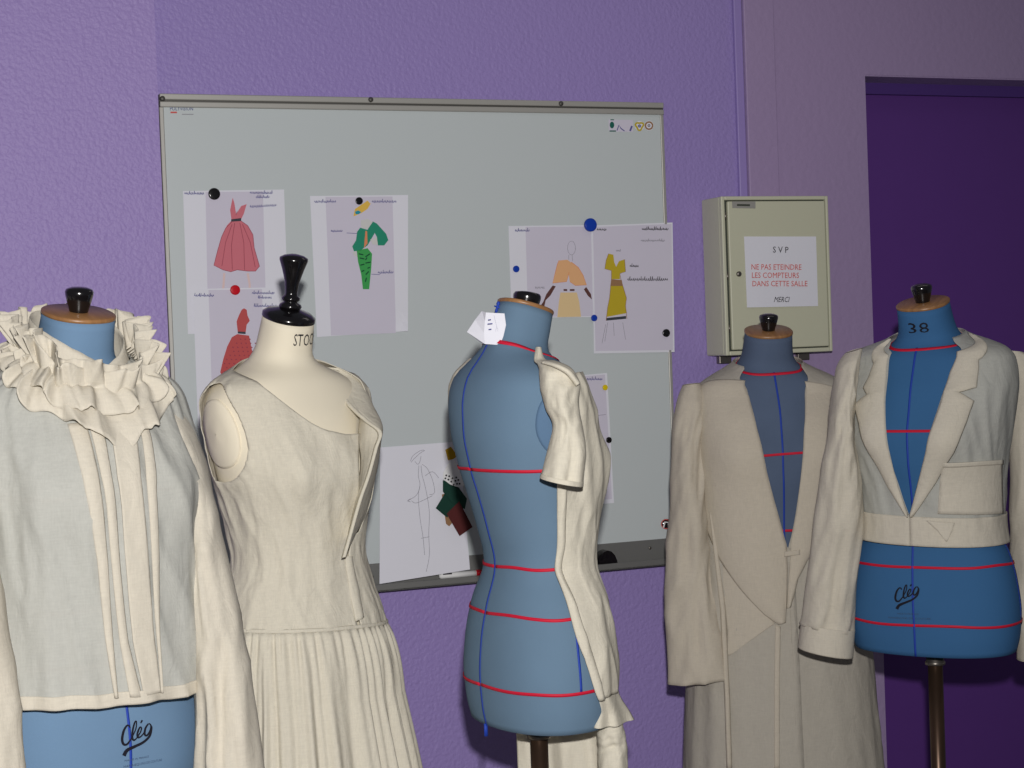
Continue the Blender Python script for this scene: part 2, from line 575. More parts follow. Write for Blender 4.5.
def sheet(label, corners, off0=BO + .0006, tint=None, curl=None, lift=0, name='sketch_sheet', group='fashion sketches on the whiteboard', offb=None):
    """corners TL TR BR BL px; a thin sheet with a little curl; returns object and the offset for ink"""
    tl, tr, br, bl = corners
    n = 14
    rows = []
    for j in range(n + 1):
        v = j / n
        row = []
        for i in range(n + 1):
            u = i / n
            x = lerp(lerp(tl[0], tr[0], u), lerp(bl[0], br[0], u), v)
            y = lerp(lerp(tl[1], tr[1], u), lerp(bl[1], br[1], u), v)
            off = off0 if offb is None else lerp(off0, offb, v)
            if curl:
                cx, cy, amt = curl
                d = math.hypot(u - cx, v - cy)
                off += amt * max(0, 1 - d / .14) ** 2
            off += lift * v * v
            row.append(onwall(x, y, off))
        rows.append(row)
    o = mesh(name, *grid(rows), MAT['paper'], sm=False, thick=.0004)
    tag(o, label, 'sketch', group)
    if tint:
        mesh('copied_area', *poly_wall(tint, off0 + .0005), MAT['paper2'], o, sm=False)
    return o


def Z(sc, ox, oy, pts): return [(ox + x / sc, oy + y / sc) for x, y in pts]


def ink(o, name, polys=(), lines=(), mat='pen', w=.6, off=BO + .0016):
    vf = [poly_wall(p, off) for p in polys] + [strip_wall(l, w, off) for l in lines]
    if name in ('handwriting', 'pencil_lines', 'drawn_legs', 'drawn_cuffs', 'drawn_arms'):
        for q in vf:
            mesh({'pencil_lines': 'pencil_line', 'drawn_legs': 'drawn_leg', 'drawn_cuffs': 'drawn_cuff', 'drawn_arms': 'drawn_arm'}.get(name, name), *q, MAT[mat], o, sm=False)
        return
    if vf: mesh(name, *join(*vf), MAT[mat], o, sm=False)


L1 = BO + .0006
# 1 pink dress
s1 = sheet('sketch of a long pink V-neck dress with dark belt, under a black magnet', [(183, 191), (284, 189.5), (289, 331), (188, 334)], L1,
           [(205.5, 192), (263, 191.5), (265.5, 290), (207.5, 291)])
z1 = lambda p: Z(7.68, 180, 180, p)
i1 = L1 + .001
ink(s1, 'drawn_dress', [z1([(395, 312), (470, 312), (520, 350), (560, 420), (570, 520), (612, 660), (580, 700), (520, 700), (440, 690), (390, 705), (330, 690), (260, 655), (290, 540), (320, 430), (360, 350)]),
                        z1([(405, 135), (418, 180), (432, 265), (445, 240), (470, 200), (512, 185), (490, 260), (470, 300), (395, 305), (385, 230), (395, 180)])], mat='pink', off=i1)
ink(s1, 'dress_outline', [], [z1([(400, 320), (350, 370), (318, 440), (288, 545), (260, 655), (330, 690), (390, 705), (440, 690), (520, 700), (580, 700), (612, 660)]), z1([(610, 660), (570, 520), (560, 420), (520, 350), (470, 315)]),
                              z1([(420, 330), (395, 500), (402, 690)]), z1([(460, 330), (490, 480), (496, 690)]), z1([(400, 340), (350, 480), (322, 660)]), z1([(480, 340), (540, 480), (578, 670)]), z1([(440, 240), (430, 270)])], 'pinkdark', .5, i1 + .0004)
ink(s1, 'drawn_belt', [z1([(393, 302), (470, 292), (470, 315), (393, 320)])], mat='charcoal', off=i1 + .0006)
ink(s1, 'drawn_legs', [], [z1([(340, 715), (335, 800), (330, 850)]), z1([(520, 715), (535, 800), (535, 850)])], 'skin', 2.2, i1)
ink(s1, 'handwriting', [], [scribble(184.5, 193.8, 20, 3, 1), scribble(250, 193.2, 23, 3, 2), scribble(256, 197.5, 14, 2.6, 3), scribble(250, 207, 27, 3.4, 4, -.05)], 'pen', .5, i1)
# 3 green outfit
s3 = sheet('sketch of a green jacket, patterned trousers and yellow hat', [(310, 196), (408, 195), (408, 331), (317, 337)], L1,
           [(325.5, 197), (392.5, 196.5), (396, 333), (331, 335.5)], curl=(1, 1, .012))
z3 = lambda p: Z(4.8, 305, 185, p)
ink(s3, 'drawn_hat', [z3([(232, 150), (240, 115), (270, 95), (300, 75), (315, 90), (300, 115), (270, 135), (240, 148)])], mat='yellow', off=i1)
ink(s3, 'drawn_flower', [z3([(240, 128), (255, 122), (270, 130), (258, 140), (243, 140)])], mat='cyan', off=i1 + .0005)
ink(s3, 'drawn_jacket', [z3([(265, 205), (300, 215), (325, 175), (345, 185), (390, 235), (400, 265), (380, 290), (350, 290), (345, 250), (335, 230), (315, 265), (300, 290), (265, 315), (235, 318), (227, 295), (245, 265), (250, 225)])], mat='green', off=i1)
ink(s3, 'drawn_shirt', [z3([(290, 220), (298, 222), (300, 280), (283, 303)])], mat='orange', off=i1 + .0005)
ink(s3, 'drawn_trousers', [z3([(248, 315), (300, 303), (322, 330), (318, 400), (308, 500), (278, 500), (270, 430), (255, 370)])], mat='lime', off=i1)
ink(s3, 'drawn_print', [], [z3(l) for l in ([(258, 330), (280, 335)], [(290, 345), (312, 330)], [(262, 350), (285, 355)], [(290, 375), (315, 370)], [(265, 385), (285, 380)], [(290, 360), (298, 348)],
                                            [(272, 415), (285, 410)], [(292, 430), (306, 415)], [(295, 445), (290, 465)], [(300, 400), (312, 395)])], 'dgreen', 1.1, i1 + .0005)
ink(s3, 'drawn_cuffs', [z3([(268, 170), (300, 162), (325, 178), (300, 213), (270, 205)]), z3([(313, 262), (345, 250), (350, 288), (325, 285)]), z3([(226, 322), (245, 318), (252, 345), (238, 342)])], mat='tape', off=i1 + .0003)
ink(s3, 'handwriting', [], [scribble(314.5, 202, 22, 3, 5), scribble(372, 202, 25, 3.2, 6), scribble(331, 231.5, 12, 3, 7), scribble(378, 273, 16, 3, 8, -.03), z3([(200, 230), (250, 233)]), z3([(318, 428), (360, 430)])], 'pen', .5, i1)
ink(s3, 'pencil_lines', [], [z3([(170, 460), (250, 472)]), z3([(168, 478), (230, 492)])], 'paper2', .6, i1)
# 2 polka dot dress, over sheet 1
L2 = L1 + .004
s2 = sheet('sketch of a dark pink dotted dress, partly behind the ecru form', [(193, 289), (291, 287), (297, 425), (198, 428)], L2,
           [(208.5, 290), (262, 289), (266, 424), (213, 425)])
z2 = lambda p: Z(6.4, 185, 270, p)
i2 = L2 + .001
ink(s2, 'drawn_dress', [z2([(335, 410), (300, 430), (270, 490), (245, 570), (225, 655), (290, 760), (420, 660), (430, 520), (410, 420)]),
                        z2([(362, 255), (378, 245), (395, 255), (400, 290), (415, 325), (395, 350), (388, 400), (338, 400), (330, 330), (345, 290)])], mat='rose', off=i2)
rnd = random.Random(3)
ink(s2, 'drawn_dots', [], [[(x, y), (x + 1.1, y + .9)] for x, y in z2([(250 + (j % 2) * 14 + i * 30 + max(0, 14 - j * 3) * 3, 440 + j * 26) for j in range(9) for i in range(6) if 250 + i * 30 < 400 + 5 * j and i * 30 + (j % 2) * 14 > 40 - j * 8])], 'pinkdark', 1, i2 + .0005)
ink(s2, 'drawn_belt', [z2([(338, 393), (388, 396), (388, 410), (338, 406)])], mat='charcoal', off=i2 + .0006)
ink(s2, 'handwriting', [], [scribble(194.5, 296, 20, 3, 9), scribble(252, 293.5, 23, 3, 10), scribble(258, 298, 14, 2.6, 11), scribble(254, 306.5, 24, 3.2, 12)], 'pen', .5, i2)
# 4 peach cape
s4 = sheet('sketch of a peach cape and skirt on a brown figure, above the back-turned blue form', [(508.5, 226), (592.5, 225), (594.5, 317), (511.5, 318)], L1,
           [(525.5, 227), (591, 226.5), (593, 316), (528, 317)])
z4 = lambda p: Z(6.4, 505, 205, p)
ink(s4, 'drawn_cape', [z4([(345, 355), (400, 350), (425, 370), (410, 430), (395, 490), (305, 500), (320, 440), (335, 380)]), z4([(425, 365), (470, 400), (500, 450), (522, 512), (450, 515), (415, 490), (405, 430)])], mat='peach', off=i1)
ink(s4, 'cape_outline', [], [z4([(345, 355), (335, 380), (320, 440), (305, 500), (395, 490), (410, 430)]), z4([(425, 365), (470, 400), (500, 450), (522, 512), (450, 515), (415, 490)])], 'orange', .5, i1 + .0004)
ink(s4, 'drawn_skirt', [z4([(355, 560), (460, 560), (475, 620), (487, 715), (335, 718), (345, 620)])], mat='cream', off=i1)
ink(s4, 'drawn_arms', [z4([(305, 515), (325, 520), (290, 580), (260, 610), (250, 660), (235, 650), (220, 655), (245, 620), (265, 570)]), z4([(520, 525), (550, 570), (556, 605), (530, 580), (505, 540)]), z4([(375, 538), (398, 538), (398, 550), (375, 550)]), z4([(415, 538), (445, 538), (445, 550), (415, 550)])], mat='brown', off=i1 + .0004)
ink(s4, 'pencil_lines', [], [[(571.5 + 4 * math.cos(a * .5), 248 + 7 * math.sin(a * .5)) for a in range(14)], z4([(408, 320), (408, 350)]), z4([(430, 320), (432, 360)]), scribble(535, 288, 10, 2.6, 13)], 'pencil', .35, i1)
ink(s4, 'handwriting', [], [scribble(515, 231, 15, 3, 14)], 'pen', .5, i1)
# 5 mustard dress
L5 = L1 + .0015
s5 = sheet('sketch of a mustard yellow dress with brown waistband, at the right edge of the board', [(591.5, 225.5), (672.5, 222.5), (674.5, 352), (594, 353.5)], L5, [(593, 227), (671.5, 224), (673, 350), (595.5, 351)])
z5 = lambda p: Z(5.3, 585, 215, p)
i5 = L5 + .001
ink(s5, 'drawn_top', [z5([(125, 205), (150, 210), (155, 250), (165, 275), (180, 245), (210, 235), (215, 300), (185, 310), (185, 340), (140, 340), (140, 295), (105, 285), (112, 240)]),
                      z5([(135, 372), (200, 372), (220, 440), (215, 480), (222, 520), (115, 540), (120, 490), (130, 440)])], mat='mustard', off=i5)
ink(s5, 'drawn_waistband', [z5([(140, 340), (195, 345), (200, 376), (134, 376)])], mat='tan', off=i5 + .0004)
ink(s5, 'drawn_hem', [z5([(112, 546), (218, 535), (218, 550), (112, 560)])], mat='charcoal', off=i5)
ink(s5, 'dress_outline', [], [z5([(125, 205), (112, 240), (105, 285), (140, 295), (140, 340), (130, 440), (120, 490), (112, 560)]), z5([(210, 235), (215, 300), (185, 310), (190, 340), (220, 440), (215, 480), (222, 550)])], 'tan', .5, i5 + .0005)
ink(s5, 'pencil_lines', [], [z5([(120, 570), (105, 670)]), z5([(200, 570), (215, 660)]), z5([(150, 570), (155, 640)]), z5([(110, 580), (90, 680)]), scribble(641, 241, 24, 2.4, 15), scribble(616, 251, 5, 2, 22)], 'pencil', .35, i5)
ink(s5, 'handwriting', [], [scribble(597, 230, 10, 3, 16), scribble(642, 229.5, 27, 3, 17), scribble(630, 266.5, 9, 3, 18), scribble(627.5, 280, 41, 3.6, 19)], 'noticeblack', .55, i5)
# 6 plain sheet behind the toile
s6 = sheet('lilac tinted notes sheet under yellow magnet, half hidden by the draped half garment', [(548, 378), (607, 373), (614, 503), (556, 507)], L1, [(549, 379), (605, 374.5), (612, 499), (557, 503)])
ink(s6, 'handwriting', [], [scribble(587, 379.5, 16, 3, 20), scribble(579, 404, 12, 3.4, 21)], 'pen', .5, i1)
ink(s6, 'ruled_line', [], [[(585, 417), (606, 414.5)]], 'pencil', .4, i1)
# 7 white sheet on the tray
s7 = sheet('large white sheet with a faint pencil figure, standing on the pen tray', [(380, 447.5), (459, 441.5), (470, 569.5), (379.5, 584)], BO + .004, None, offb=.055)
z7 = lambda p: [onw7(x, y) for x, y in Z(4.8, 370, 430, p)]


def onw7(x, y): return (x, y)


def strip7(pts, w=.4):
    L, Rr = ribbon2d(pts, w)
    o7 = lambda x, y: onwall(x, y, lerp(BO + .004, .055, (y - 445) / 132) + .0012)
    return grid([[o7(x, y) for x, y in L], [o7(x, y) for x, y in Rr]])


mesh('pencil_figure', *join(*[strip7(smooth_line(Z(4.8, 370, 430, l), 4)) for l in (
    [(195, 150), (205, 125), (240, 100), (262, 98), (240, 112), (210, 140), (198, 155)], [(215, 150), (230, 165), (240, 150), (245, 125)], [(235, 170), (232, 220), (240, 265), (225, 310), (190, 335), (180, 340)],
    [(250, 165), (275, 185), (300, 240), (310, 300), (285, 310)], [(245, 170), (250, 215), (262, 260), (275, 320)], [(240, 265), (232, 320), (240, 420), (255, 520), (262, 600)],
    [(275, 320), (285, 400), (282, 500), (285, 600), (270, 680)], [(200, 340), (225, 350), (300, 315)], [(195, 330), (180, 340), (195, 345)], [(265, 220), (300, 200), (330, 230)], [(245, 520), (270, 515), (285, 512)])]), MAT['pencil'], s7, sm=False)

# ------------------------------------------------------------------ magnets
MG = [(214, 194, 5.6, 'black', 'larger black magnet holding the long pink dress sketch', L1), (359, 201, 3.7, 'black', 'small black magnet holding the green outfit sketch', L1), (235, 290, 4.7, 'magred', 'red magnet holding the dotted dress sketch', L2),
      (590, 225, 6.9, 'magblue', 'biggest blue magnet, where the peach and mustard sketches meet at the top', L5), (516, 269, 3.4, 'magblue', 'small blue magnet at the left edge of the peach cape sketch', L1), (594, 318, 3.4, 'magblue', 'small blue magnet at the lower corner between peach and mustard sketches', L5),
      (666, 333, 4.2, 'black', 'black magnet on the lower right of the mustard dress sketch', L5), (605, 387.5, 2.9, 'magyellow', 'yellow magnet on the lilac tinted notes sheet', L1), (608.7, 440, 3.2, 'black', 'small black magnet on the right edge of the lilac tinted notes sheet', L1)]
for px, py, rp, mt, lb, lo in MG:
    r_ = rp / (F / 4.2)
    c = onwall(px, py, lo + .0012)
    o = mesh('magnet', *lathe(c, N, [(r_, 0), (r_, r_ * .28), (r_ * .94, r_ * .40), (r_ * .8, r_ * .43), (r_ * .3, r_ * .44)], 24), MAT[mt])
    tag(o, lb, 'magnet', 'magnets on the whiteboard')
c = onwall(666, 524, BO)
mg = mesh('magnet', *lathe(c, N, [(.0135, 0), (.0135, .004), (.012, .006)], 24), MAT['black'])
tag(mg, 'black magnet with a white mark, low at the right corner of the board', 'magnet', 'magnets on the whiteboard')
mesh('white_mark', *join(strip_wall([(663.5, 527.5), (665, 522), (668.5, 522.5), (668.5, 527)], 1.4, BO + .0068)), MAT['white'], mg, sm=False)
mesh('red_ring', *ring_wall(666, 524, 4.6, .8, BO + .0063), MAT['noticered'], mg, sm=False)

# ------------------------------------------------------------------ marker pen and eraser in the tray
p0, p1 = onwall(439, 576, .04), onwall(485, 572.5, .04)
ax = (p1 - p0).normalized(); ln = (p1 - p0).length
pen = thing('marker_pen', 'white marker pen with red and green end lying in the pen tray', 'marker pen', p0)
mesh('barrel', *lathe(p0, ax, [(.004, 0), (.0075, .004), (.0075, ln * .8)], 20), MAT['white'], pen)
mesh('cap', *lathe(p0 + ax * ln * .8, ax, [(.0083, 0), (.0083, ln * .13)], 20), MAT['magred'], pen)
mesh('end_plug', *lathe(p0 + ax * ln * .93, ax, [(.008, 0), (.0075, ln * .07)], 20), MAT['green'], pen)
mesh('barrel_print', *join(strip_wall([(443, 574.2), (452, 573.5)], 1.5, .0482)), MAT['noticeblack'], pen, sm=False)
er = onwall(606, 569, .04)
er.z = zlip + .006
vs = []
rows = []
for j in range(9):
    a = PI * j / 8
    rows.append([er + T * (.028 * math.cos(a)) + ZZ * (.045 * math.sin(a)) + N * k for k in (-.018, -.016, .012, .014)])
tag(mesh('board_eraser', *join(grid(rows), ([r_[0] for r_ in rows], [tuple(range(9))[::-1]]), ([r_[3] for r_ in rows], [tuple(range(9))])), MAT['black']),
    'black rounded eraser standing in the pen tray right of the draped form', 'eraser')

# ------------------------------------------------------------------ fabric swatches beside the back-turned form
zs = lambda p: Z(4.8, 370, 430, p)


def sw_off(y): return lerp(BO + .004, .055, (y - 445) / 132) + .004


def swatch(label, pts, off, mat, name='fabric_swatch'):
    ps, fs = poly_wall(pts, off)
    ps = [onwall(x, y, sw_off(y) + off - .02) for x, y in pts]
    o = mesh(name, ps, fs, MAT[mat], sm=False, thick=.0012)
    return tag(o, label, 'fabric swatch', 'fabric swatches pinned to the sheet')


swatch('small mustard yellow fabric swatch, topmost of the pinned swatches', zs([(362, 95), (388, 80), (420, 125), (398, 140), (375, 145)]), .030, 'swgold')
lace_pts = zs([(352, 205), (372, 165), (398, 140), (430, 180), (455, 265), (425, 275), (385, 262), (350, 235)])
lace = swatch('white lace swatch between the yellow and dark green swatches', lace_pts, .033, 'white')
rnd = random.Random(5)
mesh('lace_holes', *join(*[poly_wall([(x + 1.0 * math.cos(a), y + 1.0 * math.sin(a)) for a in (0, .8, 1.6, 2.4, 3.2, 4, 4.8, 5.6)], sw_off(y) + .0150) for x, y in zs([(362, 232), (376, 238), (390, 248), (402, 262), (418, 258), (380, 222), (396, 232), (410, 244), (424, 240), (430, 258), (366, 218), (414, 228)])]), MAT['noticeblack'], lace, sm=False)
swatch('dark green swatch lying just below the white lace', zs([(350, 240), (425, 275), (465, 330), (455, 380), (390, 345), (350, 295)]), .030, 'swgreen')
swatch('brass coloured swatch corner peeping out behind the green and brown swatches', zs([(345, 310), (372, 300), (400, 440), (380, 462), (365, 450)]), .022, 'tan')
swatch('dark green square swatch tilted out to the left of the others', zs([(316, 375), (360, 303), (425, 345), (370, 420)]), .026, 'swgreen')
swatch('dark red brown swatch, lowest of the pinned swatches', zs([(368, 402), (428, 342), (492, 466), (430, 508)]), .033, 'swred')

# ------------------------------------------------------------------ electrical cabinet
cd_ = .11
c0 = uz(721, 196, cd_)[0]; c1 = uz(828, 196, cd_)[0]
cz1 = (uz(721, 196, cd_)[1] + uz(828, 196, cd_)[1]) / 2
cz0 = (uz(724, 355, cd_)[1] + uz(832, 352, cd_)[1]) / 2
cab = thing('electrical_cabinet', 'cream metal electrical cabinet on the lilac wall beside the purple door', 'electrical cabinet', W((c0 + c1) / 2, 0, cz0), BETA)
bevel(mesh('body', *join(wbox(c0, c1, .002, cd_ - .012, cz0, cz1)), MAT['cab'], cab, sm=False), .004)
# front frame with an opening
fu0, fu1, fz0, fz1 = c0 + .010, c1 - .008, cz0 + .011, cz1 - .010
bevel(mesh('front_frame', *join(wbox(c0, fu0, cd_ - .014, cd_, cz0, cz1), wbox(fu1, c1, cd_ - .014, cd_, cz0, cz1), wbox(fu0, fu1, cd_ - .014, cd_, cz0, fz0), wbox(fu0, fu1, cd_ - .014, cd_, fz1, cz1)), MAT['cab'], cab, sm=False), .0025)
mesh('gap', *wbox(fu0, fu1, cd_ - .013, cd_ - .010, fz0, fz1), MAT['cabdark'], cab, sm=False)
cdoor = bevel(mesh('door', *wbox(fu0 + .008, fu1 - .003, cd_ - .010, cd_ + .001, fz0 + .003, fz1 - .003), MAT['cab'], cab, sm=False), .003)
u, z = uz(738.5, 274, cd_)
mesh('lock', *lathe(W(u, cd_ + .001, z), N, [(.007, 0), (.007, .003), (.005, .005), (.002, .0055)], 18), MAT['steel'], cdoor)
mesh('name_plate', *join(*[poly_wall([(732, 201.5), (755.5, 201.5), (755.5, 208.5), (732.3, 208)], cd_ + .0018)]), MAT['alu'], cdoor, sm=False)
mesh('plate_print', *strip_wall([(737, 205), (750, 205.2)], 2, cd_ + .0022), MAT['cabdark'], cdoor, sm=False)
for px in (727.5, 806):
    u, z = uz(px, 358, .03)
    bk = bevel(mesh('bracket', *wbox(u - .018, u + .018, .001, .02, cz0 - .022, cz0 + .01), MAT['steel'], cab, sm=False), .002)
for zz_ in (cz0 + .07, cz1 - .05, (cz0 + cz1) / 2):
    mesh('hinge', *lathe(W(fu0 + .004, cd_ - .006, zz_ - .01), ZZ, [(.003, 0), (.003, .02)], 12), MAT['steel'], cab)
# notice
no_ = cd_ + .003
nt_ = []
rows = []
for j in range(9):
    for_ = []
    for i in range(9):
        uu, vv = i / 8, j / 8
        x = lerp(lerp(744, 816, uu), lerp(747, 818, uu), vv); y = lerp(lerp(236.5, 236.5, uu), lerp(307.5, 306, uu), vv)
        for_.append(onwall(x, y, no_ + .0015 * math.sin(uu * 3 + 1) * vv))
    rows.append(for_)
nt_o = mesh('notice_sheet', *grid(rows), MAT['paper'], sm=False, thick=.0005)
tag(nt_o, 'white printed notice in red and black taped to the cream cabinet door', 'notice')
nn = no_ + .003
for txt, x0, x1, y0, y1, cap, mt, sh in (('S V P', 773, 788.5, 252.5, 252.8, 6, 'noticeblack', 0), ('NE PAS ETEINDRE', 751.5, 801.5, 269.5, 269.8, 5.4, 'noticered', 0), ('LES COMPTEURS', 752, 799, 277.8, 278, 5.4, 'noticered', 0),
                                         ('DANS CETTE SALLE', 752.5, 807.5, 286.2, 286.2, 5.4, 'noticered', 0), ('MERCI', 774, 790, 302, 302, 5.2, 'noticeblack', .35)):
    mesh('printed_line', *text_px(txt, x0, x1, y0, y1, cap, nn, sh), MAT[mt], nt_o, sm=False)

# ------------------------------------------------------------------ dress forms
TORSO = [  # z, half width, front depth, back depth, axis shift in y
    (0.00, .162, .106, .106, 0), (.035, .170, .111, .113, 0), (.085, .174, .113, .116, 0), (.15, .168, .109, .110, 0), (.21, .155, .102, .099, -.002),
    (.285, .120, .091, .080, -.004), (.35, .127, .101, .090, -.001), (.41, .139, .116, .103, .002), (.46, .149, .119, .115, .004), (.52, .158, .109, .120, .010),
    (.56, .163, .099, .119, .012), (.59, .163, .088, .113, .014), (.612, .154, .080, .104, .015), (.630, .130, .074, .091, .015), (.648, .095, .067, .077, .016),
    (.664, .070, .062, .064, .018), (.685, .059, .057, .057, .013), (.71, .0555, .055, .055, .004), (.735, .054, .054, .054, -.005)]



def profile_point(tab, th, z, off=0.0, n=2.25, tilt=True):
    a, df, db, cy = interp(tab, z)
    s, c = math.sin(th), math.cos(th)
    e = 2 / n
    d = df if c > 0 else db
    x = (a + off) * math.copysign(abs(s) ** e, s)
    y = -(d + off) * math.copysign(abs(c) ** e, c)
    # bust
    bz = math.exp(-((z - .455) / .05) ** 2)
    if bz > .01:
        bx = math.exp(-((abs(th) - .52) / .30) ** 2)
        k = .011 * bz * bx
        x += k * s; y -= k * c
    zz = z
    if tilt:
        k = sstep(.635, .735, z) * .27
        zz = z + k * y + .25 * sstep(.60, .665, z) * (1 - sstep(.70, .735, z)) * y * .6
    return Vector((x, y + cy, zz))


class Form:
    def __init__(s, ax_px, depth, yaw, sx=1.0, sz=1.0, ns=1.0):
        s.sx, s.sz, s.ns = sx, sz, ns
        p = at(ax_px[0], ax_px[1], depth)
        s.base = p.z - .735 * sz
        s.loc = Vector((p.x, depth, 0))
        s.yaw = yaw
        s.M = Matrix.Translation(s.loc) @ Matrix.Rotation(yaw, 4, 'Z')
        s.n = {}

    def w(s, v):
        k = s.sx * lerp(1, s.ns, sstep(.62, .67, v.z))
        return s.M @ Vector((v.x * k, v.y * k, v.z * s.sz + s.base))

    def S(s, th, z, off=0.0, tab=TORSO):
        return s.w(profile_point(tab, th, z, off))

    def SN(s, th, z, off, tab=TORSO):
        """true normal offset"""
        p = s.S(th, z, 0, tab)
        a = s.S(th + .01, z, 0, tab) - s.S(th - .01, z, 0, tab)
        b = s.S(th, z + .004, 0, tab) - s.S(th, z - .004, 0, tab)
        n = a.cross(b)
        if n.length < 1e-12: return p
        n.normalize()
        return p + n * off

    def solve(s, px, py, guess=(0, .3), tab=TORSO, off=0.0, lim=9.0):
        th, z = guess
        fn = lambda t, zz: project(s.S(t, zz, off, tab))
        for k in range(14):
            x, y = fn(th, z)
            ex, ey = px - x, py - y
            if abs(ex) + abs(ey) < .02: break
            x1, y1 = fn(th + .002, z); x2, y2 = fn(th, z + .001)
            a, b, c, d = (x1 - x) / .002, (x2 - x) / .001, (y1 - y) / .002, (y2 - y) / .001
            D = a * d - b * c
            if abs(D) < 1e-6: break
            dt = (ex * d - b * ey) / D; dz = (a * ey - c * ex) / D
            dt = max(-.25, min(.25, dt)); dz = max(-.06, min(.06, dz))
            th = max(-lim, min(lim, th + dt)); z += dz
        return th, z


def form_thing(f, label, cover, knob='short', top_mat='wood', tapes=True, pole='bronze', group='tailor bust forms'):
    t = thing('dress_form', label, 'dress form', f.loc, f.yaw, group)
    nu = 96
    zs_ = [0, .01] + [.02 + .011 * i for i in range(65)] + [.735]
    zs_ = [z for z in zs_ if z <= .7351]
    rows = []
    # rounded lower rim
    rows.append([f.S(2 * PI * i / nu - PI, 0, -.05) for i in range(nu)])
    rows.append([f.S(2 * PI * i / nu - PI, 0, -.006) for i in range(nu)])
    for z in zs_:
        rows.append([f.S(2 * PI * i / nu - PI, z) for i in range(nu)])
    vs, fs = grid(rows, close_u=True)
    fs.append(tuple(range(nu))[::-1])
    fs.append(tuple(range(len(vs) - nu, len(vs))))
    body = mesh('torso', vs, fs, cover, t)
    # cap disc following the tilted neck top
    cap = [f.S(2 * PI * i / 48 - PI, .735) for i in range(48)]
    c = sum(cap, Vector()) / 48
    nrm = (cap[12] - cap[0]).cross(cap[24] - cap[12])
    if nrm.z < 0: nrm = -nrm
    nrm.normalize()
    rows = []
    prof = [(1.0, 0), (1.018, .0008), (1.026, .0025), (1.02, .0055), (.985, .007)] if top_mat == 'wood' else [(1.0, -.001), (1.03, .001), (1.02, .008), (.85, .014), (.45, .019), (.3, .022)]
    for k, h in prof:
        rows.append([c + (p - c) * k + nrm * h for p in cap])
    vs, fs = grid(rows, close_u=True)
    fs.append(tuple(range(len(vs) - 48, len(vs))))
    mesh('neck_cap', vs, fs, MAT[top_mat], t)
    top = c + nrm * prof[-1][1]
    axk = (nrm * .6 + ZZ * .4).normalized()
    if knob == 'short':
        pr = [(.012, -.004), (.0145, 0), (.016, .006), (.019, .016), (.0215, .026), (.022, .031), (.020, .035), (.012, .038), (.003, .039)]
    elif knob == 'low':
        pr = [(.018, -.004), (.021, 0), (.0235, .006), (.0245, .013), (.0245, .017), (.022, .021), (.012, .023), (.003, .0235)]
    else:
        pr = [(.019, -.002), (.021, .002), (.019, .006), (.013, .009), (.0125, .011), (.0165, .014), (.0165, .018), (.0115, .022), (.011, .027), (.0135, .047), (.020, .069), (.026, .086), (.0255, .0905), (.0175, .095), (.006, .0975)]
    mesh('knob', *lathe(top, axk, pr, 36), MAT['black'], t)
    # pole
    o = f.M @ Vector((0, 0, 0))
    pl = mesh('pole', *lathe(Vector((f.loc.x, f.loc.y, .02)), ZZ, [(.0155, 0), (.0155, f.base - .02)], 24), MAT[pole], t)
    mesh('collar', *lathe(Vector((f.loc.x, f.loc.y, f.base - .036)), ZZ, [(.021, 0), (.021, .006), (.0185, .008), (.0185, .036)], 24), MAT['steel'], pl)
    mesh('foot', *lathe(Vector((f.loc.x, f.loc.y, 0)), ZZ, [(.20, 0), (.20, .012), (.18, .022), (.05, .035), (.02, .06)], 40), MAT['black'], t)
    return t


def tape(f, t, name, path, mat, w=.005, off=.0014, tab=TORSO):
    """flat tape along (th,z) path"""
    pts = path
    rows = [[], []]
    P = [f.SN(a, b, off, tab) for a, b in pts]
    for i, (a, b) in enumerate(pts):
        d = (P[min(i + 1, len(P) - 1)] - P[max(i - 1, 0)])
        e1 = f.S(a + .01, b, 0, tab) - f.S(a - .01, b, 0, tab)
        e2 = f.S(a, b + .004, 0, tab) - f.S(a, b - .004, 0, tab)
        n = e1.cross(e2).normalized()
        s_ = d.cross(n).normalized() * (w / 2)
        rows[0].append(P[i] + s_); rows[1].append(P[i] - s_)
    return mesh(name, *grid(rows), mat, t, thick=.0008)


def ring_path(zf, zb=None, n=90, t0=-PI, t1=PI, wob=0, seed=0):
    zb = zf if zb is None else zb
    return [(t, lerp(zf, zb, (1 - math.cos(t)) / 2) + wob * nz(t * 1.3, seed)) for t in [lerp(t0, t1, i / n) for i in range(n + 1)]]


def v_path(th, z0, z1, n=60, wob=.01, seed=0):
    return [(th + wob * nz(z * 8, seed), z) for z in [lerp(z0, z1, i / n) for i in range(n + 1)]]


def style_tapes(f, t, seed, dz=0.0, hip=True, zt=(.46, .285, .205, .078)):
    for zf, zb in ((.650, .668),) + tuple((q, q + .002) for q in zt):
        if zf < .2 and not hip: continue
        tape(f, t, 'red_tape', ring_path(zf + (dz if zf < .6 else 0), zb + (dz if zf < .6 else 0), wob=.004, seed=seed + zf * 10), MAT['red'], .007 if zf > .6 else .0055)
    tape(f, t, 'blue_tape', v_path(0, .655, .0, seed=seed), MAT['bluetape'], .0042)
    tape(f, t, 'blue_tape', v_path(PI - .001, .67, -.0, seed=seed + 1), MAT['bluetape'], .0042)
    for s_ in (-1, 1):
        tape(f, t, 'blue_tape', v_path(s_ * (PI / 2 + .05), .45, .075, seed=seed + 2 + s_), MAT['bluetape'], .0042)


